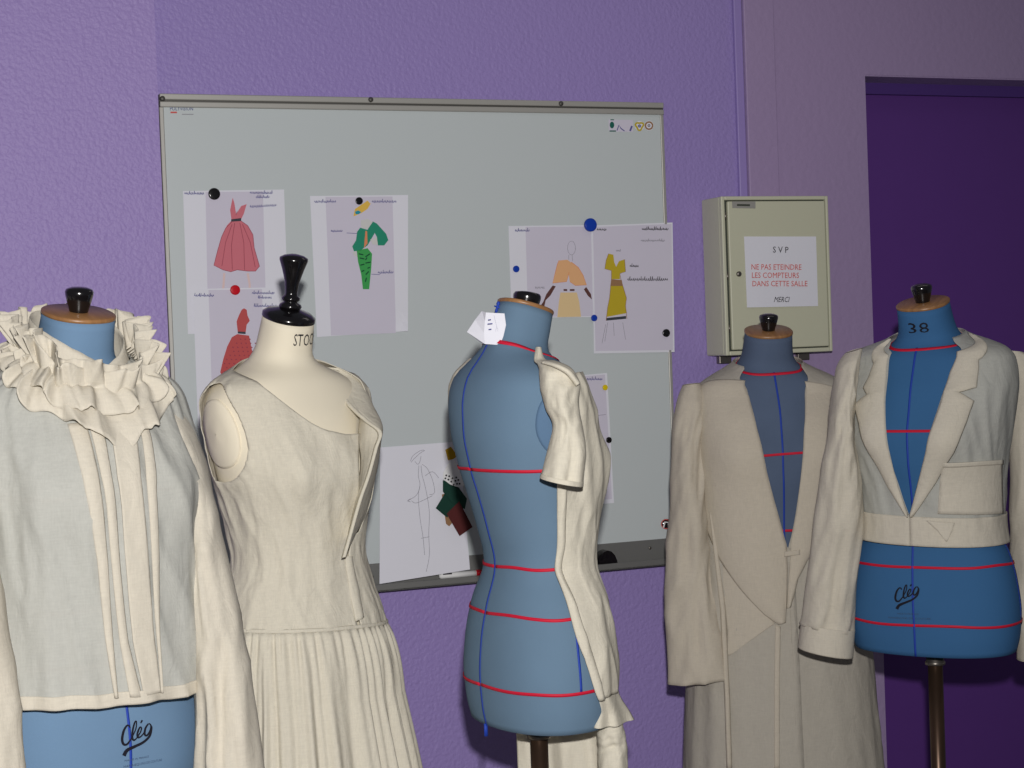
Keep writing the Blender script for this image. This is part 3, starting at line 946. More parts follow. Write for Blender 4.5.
def decal_px(f, t, name, strokes, mat, guess, off=.0022, tab=TORSO):
    """strokes: px polylines with width, mapped onto the form's own surface"""
    parts = []
    for pts in strokes:
        L, Rr = ribbon2d(pts, 1)
        rows = []
        for side in (L, Rr):
            row = []
            g = guess
            for x, y in side:
                th, z = f.solve(x, y, g, tab)
                g = (th, z)
                row.append(f.SN(th, z, off, tab))
            rows.append(row)
        parts.append(grid(rows))
    return mesh(name, *join(*parts), mat, t, sm=False)


def text_form(f, t, name, txt, px0, px1, py0, py1, cap, mat, guess, off=.0022, shear=0):
    vs, fs = text_mesh(txt, shear)
    mn = min(v[0] for v in vs); mx = max(v[0] for v in vs)
    ta, za = f.solve(px0, py0, guess); tb, zb = f.solve(px1, py1, (ta, za))
    cth, cz = f.solve((px0 + px1) / 2, (py0 + py1) / 2 - cap, ((ta + tb) / 2, za))
    hz = cz - (za + zb) / 2
    out = []
    for x, y in vs:
        k = (x - mn) / (mx - mn)
        out.append(f.SN(lerp(ta, tb, k), lerp(za, zb, k) + hz * y / .69, off))
    return mesh(name, out, fs, mat, t, sm=False)


LOGO = [[(290, 372, 14), (280, 352, 16), (258, 350, 18), (228, 400, 24), (212, 480, 26), (225, 530, 24), (260, 532, 20), (300, 480, 14)],
        [(300, 480, 12), (345, 385, 13), (352, 312, 14), (335, 320, 16), (315, 400, 20), (312, 470, 22), (328, 492, 18), (352, 475, 12)],
        [(352, 475, 12), (388, 420, 13), (402, 375, 14), (385, 368, 16), (362, 425, 20), (368, 465, 20), (400, 452, 14), (432, 410, 12)],
        [(393, 325, 12), (402, 310, 16), (410, 296, 16)],
        [(470, 330, 14), (442, 372, 20), (432, 430, 22), (455, 446, 18), (488, 395, 18), (492, 345, 14), (472, 328, 12)],
        [(492, 345, 12), (502, 372, 16), (482, 450, 22), (420, 512, 24), (340, 552, 28), (260, 592, 34), (230, 645, 38)]]


def logo_on(f, t, mapx, mapy, k, guess):
    st_ = [[(mapx(x), mapy(y), w * k) for x, y, w in smooth_line(s_, 5)] for s_ in LOGO]
    decal_px(f, t, 'printed_logo', st_, MAT['ink'], guess)


F1 = Form((77, 316), 2.66, R(40))
F2 = Form((287, 319), 3.10, R(45), .955, 1, .87)
F3 = Form((523, 309), 2.96, R(118), .95, .972, .90)
F4 = Form((768, 333), 3.95, R(4))
F5 = Form((924, 305), 3.58, R(-34), 1.045, .985, .94)

t1 = form_thing(F1, 'pale blue tailor bust with wooden neck cap under the ruffled blouse', MAT['blue_pale'])
t2 = form_thing(F2, 'ecru tailor bust with tall black turned handle under the open dress', MAT['ecru'], knob='tall', top_mat='black')
t3 = form_thing(F3, 'blue tailor bust turned with its back to us, draped with half a garment', MAT['blue'], knob='low')
t4 = form_thing(F4, 'dull grey-blue tailor bust with wooden cap under the long coat', MAT['blue_old'])
t5 = form_thing(F5, 'strong blue tailor bust on a metal pole under the cropped jacket', MAT['blue_deep'])
style_tapes(F1, t1, 1, hip=False); style_tapes(F3, t3, 4, -.007); style_tapes(F4, t4, 8); style_tapes(F5, t5, 12, zt=(.474, .285, .187, .066))
# trailing tape ends and bows on the back-turned form
p = F3.S(PI - .001, 0.003, .002)
mesh('tape_end', *grid([[p + Vector((dx, dy, dz)) for dx, dy in ((-.003, 0), (.003, .001))] for dz, dy in ((0, 0), (-.01, -.001), (-.022, 0))]), MAT['bluetape'], t3, thick=.0008)
# prints
logo_on(F1, t1, lambda x: 100 + x * .1015, lambda y: 690 + y * .1015, .1015, (0, .12))
text_form(F1, t1, 'printed_words', 'MADE IN FRANCE', 124, 148, 761.5, 757, 1.8, MAT['inkgrey'], (0, .06))
logo_on(F5, t5, lambda x: 860 + ((x - 210) / 290 * 240 + 365) / 10.24, lambda y: 570 + ((y - 350) / 290 * 210 + 185) / 10.24, .08, (0, .13))
text_form(F1, t1, 'printed_words', 'MANNEQUINS DE COUTURE', 123, 161, 767.5, 760.5, 1.9, MAT['inkgrey'], (0, .05))
text_form(F5, t5, 'printed_words', 'MADE IN FRANCE', 897.5, 919, 614.2, 614.8, 1.5, MAT['inkgrey'], (0, .09))
text_form(F5, t5, 'printed_words', 'MANNEQUINS DE COUTURE', 889, 931, 618.2, 619.6, 1.6, MAT['inkgrey'], (0, .08))
text_form(F5, t5, 'printed_size', '38', 909.5, 929.5, 332.6, 331.6, 9.5, MAT['ink'], (0, .69))
# STOCKMAN round the ecru neck
vs, fs = text_mesh('STOCKMAN')
th_s, z_s = F2.solve(293, 345.5, (0, .68))
mn = min(v[0] for v in vs); hh = .021
mesh('printed_words', [F2.SN(th_s + (x - mn) * hh / .69 / .056 * .66, z_s + y * hh / .69 * .85 , .0012) for x, y in vs], fs, MAT['ink'], t2, sm=False)

# armhole plates
for f, t, m_ in ((F2, t2, MAT['ecru']), (F3, t3, MAT['blue_plate'])):
    for s_ in (-1, 1):
        rows = []
        for k, off in ((1.0, -.002), (.98, .004), (.9, .006), (.5, .0065), (.02, .0065)):
            rows.append([f.SN(s_ * PI / 2 + k * .42 * math.cos(a), .535 + k * .062 * math.sin(a), off) for a in [2 * PI * i / 40 for i in range(40)]])
        vs, fs = grid(rows, close_u=True)
        mesh('armhole_plate', vs, fs, m_, t, recalc=True)


# ------------------------------------------------------------------ garment builders
def shell(f, tab, name, mat, parent, zfun, th0, th1, nu=120, nv=90, disp=None, off=0.006, thick=.0012, edge=None):
    """cloth round the form from th0(v) to th1(v); zfun(u,v)->z"""
    rows = []
    for j in range(nv + 1):
        v = j / nv
        row = []
        for i in range(nu + 1):
            u = i / nu
            z = zfun(u, v)
            a = th0(z) if callable(th0) else th0
            b = th1(z) if callable(th1) else th1
            th = lerp(a, b, u)
            d = off + (disp(th, z, u, v) if disp else 0)
            row.append(f.SN(th, z, d, tab))
        rows.append(row)
    return mesh(name, *grid(rows), mat, parent, thick=thick)


def patch(f, tab, name, mat, parent, left, right, nu=14, nv=50, off=.010, disp=None, guess=(0, .4), thick=.0015, surf_off=0.0, lim=9.0):
    """cloth patch between two px outlines (same number of points), laid on the garment surface"""
    def conv(pl):
        g = guess; out = []
        for x, y in pl:
            g = f.solve(x, y, g, tab, surf_off, lim); out.append(g)
        return out
    L, Rr = conv(left), conv(right)

    def along(pl, v):
        k = v * (len(pl) - 1); i = min(int(k), len(pl) - 2); t = k - i
        return lerp(pl[i][0], pl[i + 1][0], t), lerp(pl[i][1], pl[i + 1][1], t)
    rows = []
    for j in range(nv + 1):
        v = j / nv
        a, b = along(L, v), along(Rr, v)
        row = []
        for i in range(nu + 1):
            u = i / nu
            th, z = lerp(a[0], b[0], u), lerp(a[1], b[1], u)
            row.append(f.SN(th, z, off(u, v) if callable(off) else off + (disp(u, v) if disp else 0), tab))
        rows.append(row)
    return mesh(name, *grid(rows), mat, parent, thick=thick)


def tube(rows_px, name, mat, parent, n=36, per=10, disp=None, thick=.0012, nexp=2.0, close_top=True):
    """hanging cloth tube; rows (xl, yl, xr, yr, depth, half thickness)"""
    pts = smooth_line(rows_px, per)
    rows = []
    m = len(pts)
    for j, (xl, yl, xr, yr, dp, th) in enumerate(pts):
        a, b = at(xl, yl, dp), at(xr, yr, dp)
        c = (a + b) / 2; h = (b - a) / 2
        row = []
        for i in range(n):
            t = 2 * PI * i / n
            cx = math.copysign(abs(math.cos(t)) ** (2 / nexp), math.cos(t)); sx = math.copysign(abs(math.sin(t)) ** (2 / nexp), math.sin(t))
            k = 1 + (disp(t, j / m) if disp else 0)
            row.append(c + h * cx * (1 + (k - 1) * .3) + Vector((0, 1, 0)) * (-th * sx * k))
        rows.append(row)
    vs, fs = grid(rows, close_u=True)
    if close_top: fs.append(tuple(range(n)))
    return mesh(name, vs, fs, mat, parent, thick=thick)


def sheet3d(rows_px, name, mat, parent, nu=24, per=8, bulge=.0, disp=None, thick=.0012):
    """hanging cloth panel; rows (xl, yl, dl, xr, yr, dr); bulges toward the viewer"""
    pts = smooth_line(rows_px, per)
    rows = []
    m = len(pts) - 1
    for j, (xl, yl, dl, xr, yr, dr) in enumerate(pts):
        a, b = at(xl, yl, dl), at(xr, yr, dr)
        row = []
        for i in range(nu + 1):
            u = i / nu
            p_ = a.lerp(b, u)
            n_ = Vector((0, -1, 0))
            p_ = p_ + n_ * (bulge * math.sin(PI * u) + (disp(u, j / m) if disp else 0))
            row.append(p_)
        rows.append(row)
    return mesh(name, *grid(rows), mat, parent, thick=thick)


# ------------------------------------------------------------------ 1 ruffled blouse
B1 = [(.10, .181, .152, .146, 0), (.17, .181, .150, .144, 0), (.285, .176, .146, .138, 0), (.40, .174, .148, .132, 0), (.47, .174, .146, .130, 0), (.53, .174, .128, .126, .002),
      (.565, .171, .108, .122, .004), (.595, .167, .094, .114, .006), (.617, .156, .085, .104, .006), (.636, .131, .077, .092, .004), (.654, .098, .071, .081, .010), (.670, .075, .066, .070, .009), (.69, .066, .064, .063, .005), (.735, .062, .06, .06, -.003)]
g1 = thing('ruffled_blouse', 'cream cotton blouse with a big ruffled collar on the leftmost blue form', 'blouse', F1.loc, F1.yaw, 'sewn garments on the forms')
rnd = random.Random(11)


def d1(th, z, u, v):
    low = sstep(.62, .45, z)
    g = .008 * nz(th * 4.5, z * 1.6, 3) * low
    g += .005 * ridge(th * 3 + z * 6, z * 2.5 - th, 9) * low
    # soft gathers under the collar
    g += .0015 * math.sin(th * 26 + 4 * nz(th * 4, 2)) * sstep(.45, .60, z) * sstep(.66, .62, z)
    g += .002 * nz(th * 12, z * 14, 5)
    return g + .004


def hem1(th):
    return .150 - .010 * math.sin(th + .1) + .003 * nz(th * 5, 1)


shell(F1, B1, 'bodice', MAT['muslin'], g1, lambda u, v: lerp(hem1(lerp(-PI, PI, u)), .668, v), -PI, PI, 200, 110, d1, .004)
# hem band (doubled)
shell(F1, B1, 'hem_band', MAT['muslin2'], g1, lambda u, v: lerp(hem1(lerp(-PI, PI, u)) - .001, hem1(lerp(-PI, PI, u)) + .019, v), -PI, PI, 200, 6, d1, .006)
# placket and the pleats beside it
patch(F1, B1, 'placket', MAT['muslin2'], g1, [(104, 425), (113, 480), (121, 560), (128, 640), (139, 695)], [(127, 423), (136, 480), (143, 560), (149, 640), (155, 691)], 10, 60, .0165, lambda u, v: .002 * nz(v * 6, u * 2, 1), (0, .5))
for L_, R_, o_f in (([(66, 428), (82, 490), (95, 560), (103, 640), (112, 697)], [(84, 428), (97, 490), (105, 560), (110, 640), (115, 697)], .013),
                    ([(86, 428), (98, 480), (108, 560), (116, 640), (126, 696)], [(98, 427), (108, 480), (116, 560), (124, 640), (138, 696)], .014),
                    ([(134, 426), (142, 480), (147, 560), (152, 640), (156, 692)], [(143, 428), (152, 490), (154, 560), (155, 640), (158, 692)], .0135)):
    patch(F1, B1, 'pleat', MAT['muslin2'], g1, L_, R_, 8, 50, (lambda oo: (lambda u, v: oo + .0025 * math.sin(PI * u)))(o_f), None, (0, .5))


# sleeves
def ds(seed, amp=.35):
    return lambda t, v: amp * (.6 * nz(math.cos(t) * 1.5 + seed, v * 5, math.sin(t) * 1.2) + .5 * ridge(math.cos(t) * 2 + v * 3, v * 7, seed) - .2) * min(1, v * 3)


tube([(146, 392, 164, 388, 2.72, .03), (155, 415, 180, 408, 2.71, .045), (164, 440, 194, 432, 2.70, .05), (176, 480, 207, 472, 2.69, .05), (184, 540, 221, 535, 2.68, .05), (191, 620, 239, 615, 2.67, .05), (195, 700, 255, 695, 2.65, .055), (196, 790, 266, 785, 2.63, .055)],
     'sleeve', MAT['muslin2'], g1, 44, 10, ds(2.0, .5))
tube([(-50, 405, -18, 400, 2.56, .03), (-62, 450, -14, 445, 2.52, .05), (-66, 520, -8, 520, 2.48, .05), (-64, 600, 4, 600, 2.455, .045), (-60, 700, 17, 700, 2.44, .045), (-55, 800, 25, 800, 2.43, .045)],
     'sleeve', MAT['muslin2'], g1, 44, 10, ds(4.0, .4))


# gathered frills: the lower edge lies on the blouse, the upper edge stands up against the collar
def ruffle(name, N_, zc, up, drop, amp, seed, mat, base, nphi=480, nvv=20):
    rows = []
    for j in range(nvv + 1):
        v = lerp(-1, 1, j / nvv)
        av = abs(v)
        row = []
        for i in range(nphi):
            ph = 2 * PI * i / nphi - PI
            fr = (1 - math.cos(ph)) / 2
            fr2 = 1 - (1 - fr) ** 7
            zc_ = lerp(zc[0], zc[1], fr2)
            c_, s0 = math.cos(ph), math.sin(ph)
            w_ = N_ * ph + 3.4 * nz(c_ * 2.2, s0 * 2.2, seed) + (1.1 if v > 0 else 0) * seed
            s_ = math.sin(w_)
            s_ = math.copysign(abs(s_) ** .6, s_) + .45 * math.sin(2.3 * w_ + seed + 2 * nz(ph * 2, seed))
            edge = 1 + .34 * nz(c_ * 5, s0 * 5, seed + (3 if v > 0 else 7)) + .12 * nz(ph * 14, seed)
            crk = .003 * math.sin(N_ * 3.1 * ph + seed) * (1 - av)
            tang = .5 * amp * math.cos(w_) * av
            if v < 0:
                z = zc_ - drop * av ** 1.1 * edge * (1 - .80 * min(1, s0 * s0 * (1.5 if ph > 0 else .8)))
                off = base * (1 - (.6 if ph > 0 else .2) * s0 * s0) + .006 * math.sin(PI * av * .8) + 1.25 * (1 - (.6 if ph > 0 else .2) * s0 * s0) * amp * (.5 + .55 * s_) * av ** .8 + crk
                p_ = profile_point(B1, ph, z)
                a_ = profile_point(B1, ph + .01, z) - profile_point(B1, ph - .01, z)
                b_ = profile_point(B1, ph, z + .004) - profile_point(B1, ph, z - .004)
                p_ = p_ + a_.cross(b_).normalized() * off
            else:
                p_ = profile_point(B1, ph, zc_)
                a_ = profile_point(B1, ph + .01, zc_) - profile_point(B1, ph - .01, zc_)
                b_ = profile_point(B1, ph, zc_ + .004) - profile_point(B1, ph, zc_ - .004)
                n_ = a_.cross(b_).normalized()
                o_v = Vector((s0, -c_, 0))
                p_ = p_ + n_ * (base + crk) + (o_v * up[0] + Vector((0, 0, up[1] * lerp(.75, 1.05, fr)))) * (v * edge) + o_v * (amp * s_ * av ** .8)
            p_ = p_ + Vector((c_, s0, 0)) * tang
            row.append(F1.w(p_))
        rows.append(row)
    return mesh(name, *grid(rows, close_u=True), mat, g1, thick=.0012)


ruffle('ruffle', 14, (.598, .666), (.016, .054), .060, .0150, 1.3, MAT['muslin2'], .014)
ruffle('ruffle', 17, (.616, .676), (.012, .048), .048, .0140, 4.1, MAT['muslin2'], .022)
rows = []
for j in range(9):
    v = j / 8
    row = []
    for i in range(120):
        ph = 2 * PI * i / 120 - PI
        fr = ((1 - math.cos(ph - .15)) / 2) ** .55
        r_ = lerp(.084, .070, v)
        row.append(F1.w(Vector((r_ * math.sin(ph), -(r_ + .002) * math.cos(ph) + .002, lerp(lerp(.60, .67, fr), lerp(.655, .748, fr), v) + .002 * nz(ph * 4, v * 2)))))
    rows.append(row)
mesh('stand_collar', *grid(rows, close_u=True), MAT['muslin2'], g1, thick=.0012)

# ------------------------------------------------------------------ 2 dress with open front
D2 = [(.12, .184, .140, .146, 0), (.19, .168, .124, .130, 0), (.24, .149, .110, .114, -.002), (.31, .128, .103, .098, -.005), (.36, .133, .111, .101, -.003), (.41, .143, .127, .110, 0), (.46, .153, .140, .120, 0), (.52, .162, .124, .126, .002),
      (.56, .167, .106, .122, .004), (.59, .167, .093, .114, .006), (.612, .158, .085, .104, .006), (.630, .134, .078, .096, .010), (.648, .099, .071, .081, .011), (.664, .073, .065, .068, .010), (.69, .063, .061, .06, .005)]
g2 = thing('open_dress', 'cream gathered dress with an open scoop front on the ecru form', 'dress', F2.loc, F2.yaw, 'sewn garments on the forms')
ZS = .190


def zs2(th): return ZS - .014 * (1 + math.sin(th - .2))


def d2(th, z, u, v):
    g = .003 * nz(th * 5, z * 7, 21) + .0025 * ridge(th * 4 + z * 9, z * 5, 23)
    g += .0012 * nz(th * 14, z * 30, 4)
    return g * sstep(.63, .55, z)


def solve_edge(f, tab, pts, g):
    out = []
    for px, py in pts:
        g = f.solve(px, py, g, tab); out.append(g)
    return out


nk = solve_edge(F2, D2, [(358, 434), (345, 435), (330, 433), (312, 425), (290, 409), (272, 395), (256, 383)], (0, .47))
nk2 = sorted([(-th, z) for th, z in nk]) + [(1.12, .632), (1.6, .638), (2.2, .648), (PI + .01, .656)]
fe = sorted([(z, th) for th, z in solve_edge(F2, D2, [(358, 434), (357, 470), (355, 508), (349, 535), (344, 558), (349, 590), (354, 622)], (0, .47))])


def front_edge(z): return interp(fe, z)[0]


def neck_top(th, side):
    if side < 0: return interp(nk2, max(-th, nk2[0][0]))[0]
    return interp([(.5, .47), (.8, .56), (1.1, .625), (1.32, .642), (1.6, .652), (2.2, .656), (PI + .01, .656)], th)[0]


# near half: centre front (th 0) round the near (form's right) side to centre back, with the armhole cut out
def cut_grid(rows_pos, hole):
    nv, nu = len(rows_pos), len(rows_pos[0])
    verts = [p for r_ in rows_pos for p in r_]
    faces = []
    for j in range(nv - 1):
        for i in range(nu - 1):
            if hole(i / (nu - 1), j / (nv - 1)): continue
            faces.append((j * nu + i, j * nu + i + 1, (j + 1) * nu + i + 1, (j + 1) * nu + i))
    used = sorted({k for q in faces for k in q})
    mp = {k: n for n, k in enumerate(used)}
    return [verts[k] for k in used], [tuple(mp[k] for k in q) for q in faces]


def dress_half(side):
    """side -1: near half with armhole towards the viewer; +1: far half. Columns bend round the armhole."""
    rows = []
    nu, nv = 120, 100
    AC, AZ, AW, AH = PI / 2, .535, .50, .083     # armhole centre and half sizes in (th, z)

    def base(u, v):
        th = lerp(0.0, PI, u)
        z0 = zs2(side * th)
        zg = lerp(z0, .60, v)
        for _ in range(3):
            if side < 0: lo = -front_edge(zg)
            else: lo = lerp(front_edge(zg) + .05, .86, sstep(.345, .44, zg))
            thx = th if th >= PI / 2 else lo * (1 - th / (PI / 2)) + th
            zg = lerp(z0, neck_top(side * thx, side), v)
        return thx, zg
    for j in range(nv + 1):
        row = []
        for i in range(nu + 1):
            u, v = i / nu, j / nv
            th, z = base(u, v)
            e = math.hypot((th - AC) / AW, (z - AZ) / AH)
            lift = 0
            if e < 1.0:
                k = 1 / max(e, 1e-4)
                th, z = AC + (th - AC) * k, AZ + (z - AZ) * k
            if e < 1.6: lift = .004 * sstep(1.6, 1.0, e)
            if e < 1.15: lift += .004 * (nz(math.atan2(z - AZ, (th - AC) * .17) * 3, side, 3) + .4)
            row.append(F2.SN(side * th, z, .004 + d2(side * th, z, u, v) + lift, D2))
        rows.append(row)

    def hole(u, v):
        a, b = base(u, v), base(min(1, u + 1 / nu), min(1, v + 1 / nv))
        return math.hypot(((a[0] + b[0]) / 2 - AC) / AW, ((a[1] + b[1]) / 2 - AZ) / AH) < .985
    vs, fs = cut_grid(rows, hole)
    return mesh('bodice', vs, fs, MAT['dress'], g2, thick=.0015)


dress_half(-1)
dress_half(1)
# front of the far half standing off the form, its inside showing
FE = smooth_line([(324, 367, 3.17), (338, 388, 3.14), (352, 406, 3.10), (367, 420, 3.07), (381, 432, 3.05), (377, 448, 3.04), (370, 474, 3.03), (361, 500, 3.015), (352, 532, 3.0), (345, 557, 2.985)], 8)
rows = []
for k_, (x_, y_, d_) in enumerate(FE):
    t_ = k_ / (len(FE) - 1)
    th_, zz_ = interp([(0, 1.32, .638), (.2, 1.22, .620), (.4, 1.14, .570), (.65, 1.10, .46), (.85, .80, .39), (1, front_edge(.345) + .07, .345)], t_)
    a_ = F2.SN(th_, zz_, .006, D2); b_ = at(x_, y_, d_)
    row = []
    for i_ in range(15):
        u_ = i_ / 14
        p_ = a_.lerp(b_, u_)
        n_ = Vector((.75, .3, 0)) * (.012 * math.sin(PI * u_) * math.sin(PI * min(1, t_ * 1.1)))
        row.append(p_ + n_)
    rows.append(row)
mesh('front_flap', *grid(rows), MAT['dress'], g2, thick=.0015)
# the inside of the flap turned towards us
rows = []
for k_, (x_, y_, d_) in enumerate(FE):
    t_ = k_ / (len(FE) - 1)
    th_, zz_ = interp([(0, 1.25, .632), (.25, .85, .585), (.4, .45, .50), (.65, .36, .44), (.85, .33, .385), (1, front_edge(.345) + .02, .345)], t_)
    a_ = F2.SN(th_, zz_, .005); b_ = at(x_, y_, d_ - .002)
    rows.append([a_.lerp(b_, i_ / 12) - Vector((.0, .006, 0)) * math.sin(PI * i_ / 12) for i_ in range(13)])
mesh('front_facing', *grid(rows), MAT['dress'], g2, thick=.001)
# turned edge of the flap
rows = []
for k_, (x_, y_, d_) in enumerate(FE):
    t_ = k_ / (len(FE) - 1)
    rows.append([at(x_ + dx_, y_ + dy_, d_ - .004 + dd_) for dx_, dy_, dd_ in ((-3.5, 1.2, .002), (-1.5, .5, -.002), (.6, -.2, .0), (1.0, -.2, .006))])
mesh('flap_edge', *grid(rows), MAT['dress'], g2, thick=.001)
# waist placket edge below the opening
patch(F2, D2, 'front_edge', MAT['dress'], g2, [(342, 556), (347, 590), (353, 622)], [(349, 556), (356, 590), (361, 618)], 8, 20, lambda u, v: .007 + .004 * math.sin(PI * u), None, (0, .3))
# waist seam
shell(F2, D2, 'waist_seam', MAT['dress'], g2, lambda u, v: lerp(-.003, .004, v) + zs2(lerp(-PI, PI, u)), -PI, PI, 160, 4, lambda th, z, u, v: .0015 * math.sin(PI * v) + .0012 * nz(th * 12, 1), .0055)
# gathered skirt
S2 = []


def skirt_pt(th, v):
    z = lerp(zs2(th), -.46, v)
    a0, f0, b0, _ = interp(D2, zs2(th))
    a = lerp(a0 + .006, .282, v ** .95); df = lerp(f0 + .006, .245, v ** .95); db = lerp(b0 + .006, .245, v ** .95)
    s, c = math.sin(th), math.cos(th)
    w_ = 25 * th + 4.5 * nz(math.cos(th) * 1.6, math.sin(th) * 1.6, 7) + .8 * nz(th * 3, v * 1.2, 5)
    fold = math.sin(w_) + .5 * math.sin(w_ * 2.37 + 1.1)
    big = sstep(.0, .5, v)
    amp = lerp(.0045, .012, big)
    fold2 = .010 * nz(math.cos(th) * 4, math.sin(th) * 4, v * 1.3 + 2) * big
    puff = .006 * math.sin(PI * min(1, v * 5)) * (1 - v)
    k = .004 * math.sin(63 * th + 5 * nz(th * 5, 9)) * math.exp(-v * 9) * min(1, v * 40) + amp * min(1, .25 + v * 12) * fold * (.55 + .45 * nz(th * 4, 3, v)) + fold2 + puff
    return F2.w(Vector(((a + k) * math.copysign(abs(s) ** .89, s), -((df if c > 0 else db) + k) * math.copysign(abs(c) ** .89, c), z)))


rows = [[skirt_pt(2 * PI * i / 420 - PI, j / 70) for i in range(420)] for j in range(71)]
mesh('skirt', *grid(rows, close_u=True), MAT['dress'], g2, thick=.0012)

# ------------------------------------------------------------------ 3 half garment draped on the back-turned form
g3 = thing('draped_half_garment', 'cream half bodice with one short sleeve pinned to the back-turned form', 'garment', F3.loc, F3.yaw, 'sewn garments on the forms')
T3 = [(a, b + .003, c - .004 * sstep(.3, .42, a), d + .003, e) for a, b, c, d, e in TORSO]


def d3(th, z, u, v): return .005 * nz(th * 5 + z * 4, z * 5, 31) + .003 * ridge(th * 3, z * 9, 33) + .004


edge3 = []
g_ = (-1.2, .58)
for px, py in ((541, 352), (545, 385), (550, 410), (554, 440), (556, 470), (556, 520), (556, 545), (554.5, 568), (563, 596), (573, 630), (584, 662), (592, 690), (596, 702)):
    g_ = F3.solve(px, py, g_, T3)
    edge3.append(g_)
edge3s = sorted([(z, th) for th, z in edge3])


def e3(z): return max(-1.9, min(-.45, interp(edge3s, z)[0]))


shell(F3, T3, 'half_bodice', MAT['dress'], g3, lambda u, v: lerp(.06, .615, v), e3, .25, 70, 100, d3, .005, .0015)
# turned edge along the back opening of the half bodice
shell(F3, T3, 'folded_edge', MAT['dress'], g3, lambda u, v: lerp(.06, .56, v), lambda z: e3(z) - .02, lambda z: e3(z) + .10, 8, 90, lambda th, z, u, v: .004 * math.sin(PI * u) + d3(th, z, u, v), .009, .0015)
# shoulder strap and short sleeve
tube([(536, 347, 541, 347, 2.84, .012), (534.5, 360, 545, 359, 2.82, .014), (538, 365, 556, 361, 2.80, .026), (539.5, 374, 571, 368, 2.785, .038), (541, 388, 579, 383, 2.775, .042), (546, 408, 578, 404, 2.77, .042), (553.5, 426, 582, 424, 2.765, .040), (548.5, 450, 586, 452, 2.76, .040), (541, 475, 583.5, 484, 2.755, .042)],
     'short_sleeve', MAT['dress'], g3, 44, 8, lambda t, v: .25 * nz(math.cos(t) * 1.5, v * 4, math.sin(t)) + .12 * ridge(math.cos(t) * 2, v * 8, 3) - .05)
tube([(541, 363, 545, 360.5, 2.765, .005), (553, 366.5, 557, 363.5, 2.742, .007), (566, 374, 570, 370, 2.735, .008), (576, 386, 580, 383, 2.742, .007)], 'rolled_edge', MAT['dress'], g3, 16, 8)
tube([(541, 473.5, 583.5, 481.5, 2.752, .0445), (540, 478, 583, 486.5, 2.752, .0455)], 'sleeve_hem', MAT['dress'], g3, 40, 4, None, close_top=False)
# the other sleeve, seen past the left edge of the form
tube([(470, 358, 480, 360, 3.06, .02), (455, 372, 478, 372, 3.07, .035), (449, 388, 478, 390, 3.08, .04), (449, 408, 476, 410, 3.08, .04), (453, 440, 480, 440, 3.08, .035)], 'short_sleeve', MAT['dress'], g3, 36, 8, ds(6, .3))
# peplum frill and hanging tail
sheet3d([(591, 681, 2.83, 617, 683, 2.90), (595, 696, 2.835, 620, 696, 2.90), (596, 712, 2.845, 629, 710, 2.92), (594, 728, 2.835, 634, 719, 2.92)], 'peplum', MAT['dress'], g3, 30, 8, .022, lambda u, v: .006 * v * math.sin(u * 14))
tube([(597, 722, 622, 720, 2.90, .03), (597, 735, 625, 733, 2.90, .03), (598, 755, 627, 754, 2.90, .03), (598, 800, 629, 800, 2.90, .03)], 'hanging_tail', MAT['dress'], g3, 30, 8, ds(8, .4))
sheet3d([(516, 722, 3.05, 606, 722, 3.0), (517, 745, 3.05, 608, 745, 3.0), (519, 800, 3.05, 612, 800, 3.0), (519, 850, 3.05, 614, 850, 3.0)], 'back_panel', MAT['dress'], g3, 50, 6, .01, lambda u, v: .008 * math.sin(u * 13 + 1) + .006 * nz(u * 9, v * 2, 2))

# paper tag pinned to the neck
pts = {}
tp = lambda x, y, d: at(x, y, d)
rows = [[tp(482, 311, 2.93), tp(486, 312.5, 2.915), tp(504.5, 313.5, 2.905)], [tp(475, 320, 2.93), tp(485, 321, 2.912), tp(506, 325, 2.903)], [tp(467, 332, 2.93), tp(484, 333, 2.910), tp(503.5, 336, 2.902)], [tp(482, 343.5, 2.925), tp(485, 344, 2.910), tp(500, 345, 2.903)]]
tg = mesh('paper_tag', *grid(rows), MAT['paper'], thick=.0004, sm=False)
tag(tg, 'creased white paper tag with writing pinned at the neck of the back-turned form', 'tag')


def tagline(x0, y0, x1, y1, w=.5):
    return grid([[at(x0, y0, 2.898), at(x1, y1, 2.898)], [at(x0, y0 + w, 2.898), at(x1, y1 + w, 2.898)]])


mesh('handwriting', *join(*[tagline(*l) for l in ((488, 319.5, 491, 319, .9), (487.5, 323.5, 492.5, 323, 1), (488.5, 329, 491.5, 328.6, 1), (494, 315, 498, 331, .35), (495.5, 331, 497, 326, .5))]), MAT['pen'], tg, sm=False)
p = F3.SN(PI - .03, .722, .003)
mesh('tape_bow', *join(lathe(p, Vector((.3, -.2, 1)), [(.001, -.012), (.003, -.006), (.0015, 0), (.0035, .006), (.002, .010)], 10), lathe(p, Vector((1, -.2, -.4)), [(.001, -.006), (.002, 0), (.001, .006)], 8)), MAT['bluetape'], t3)

# ------------------------------------------------------------------ 4 long coat
C4 = [(-.48, .236, .175, .17, 0), (-.30, .228, .170, .165, 0), (0.0, .209, .160, .155, 0), (.20, .192, .152, .146, 0), (.35, .184, .150, .14, 0), (.46, .183, .152, .138, 0), (.53, .183, .136, .134, .002),
      (.565, .182, .114, .128, .004), (.59, .179, .098, .118, .006), (.612, .168, .088, .106, .006), (.630, .142, .080, .098, .010), (.648, .105, .072, .084, .011), (.664, .078, .066, .070, .010), (.69, .069, .063, .064, .006)]
g4 = thing('long_coat', 'long cream coat with wide shawl lapels on the dull grey-blue form', 'coat', F4.loc, F4.yaw, 'sewn garments on the forms')


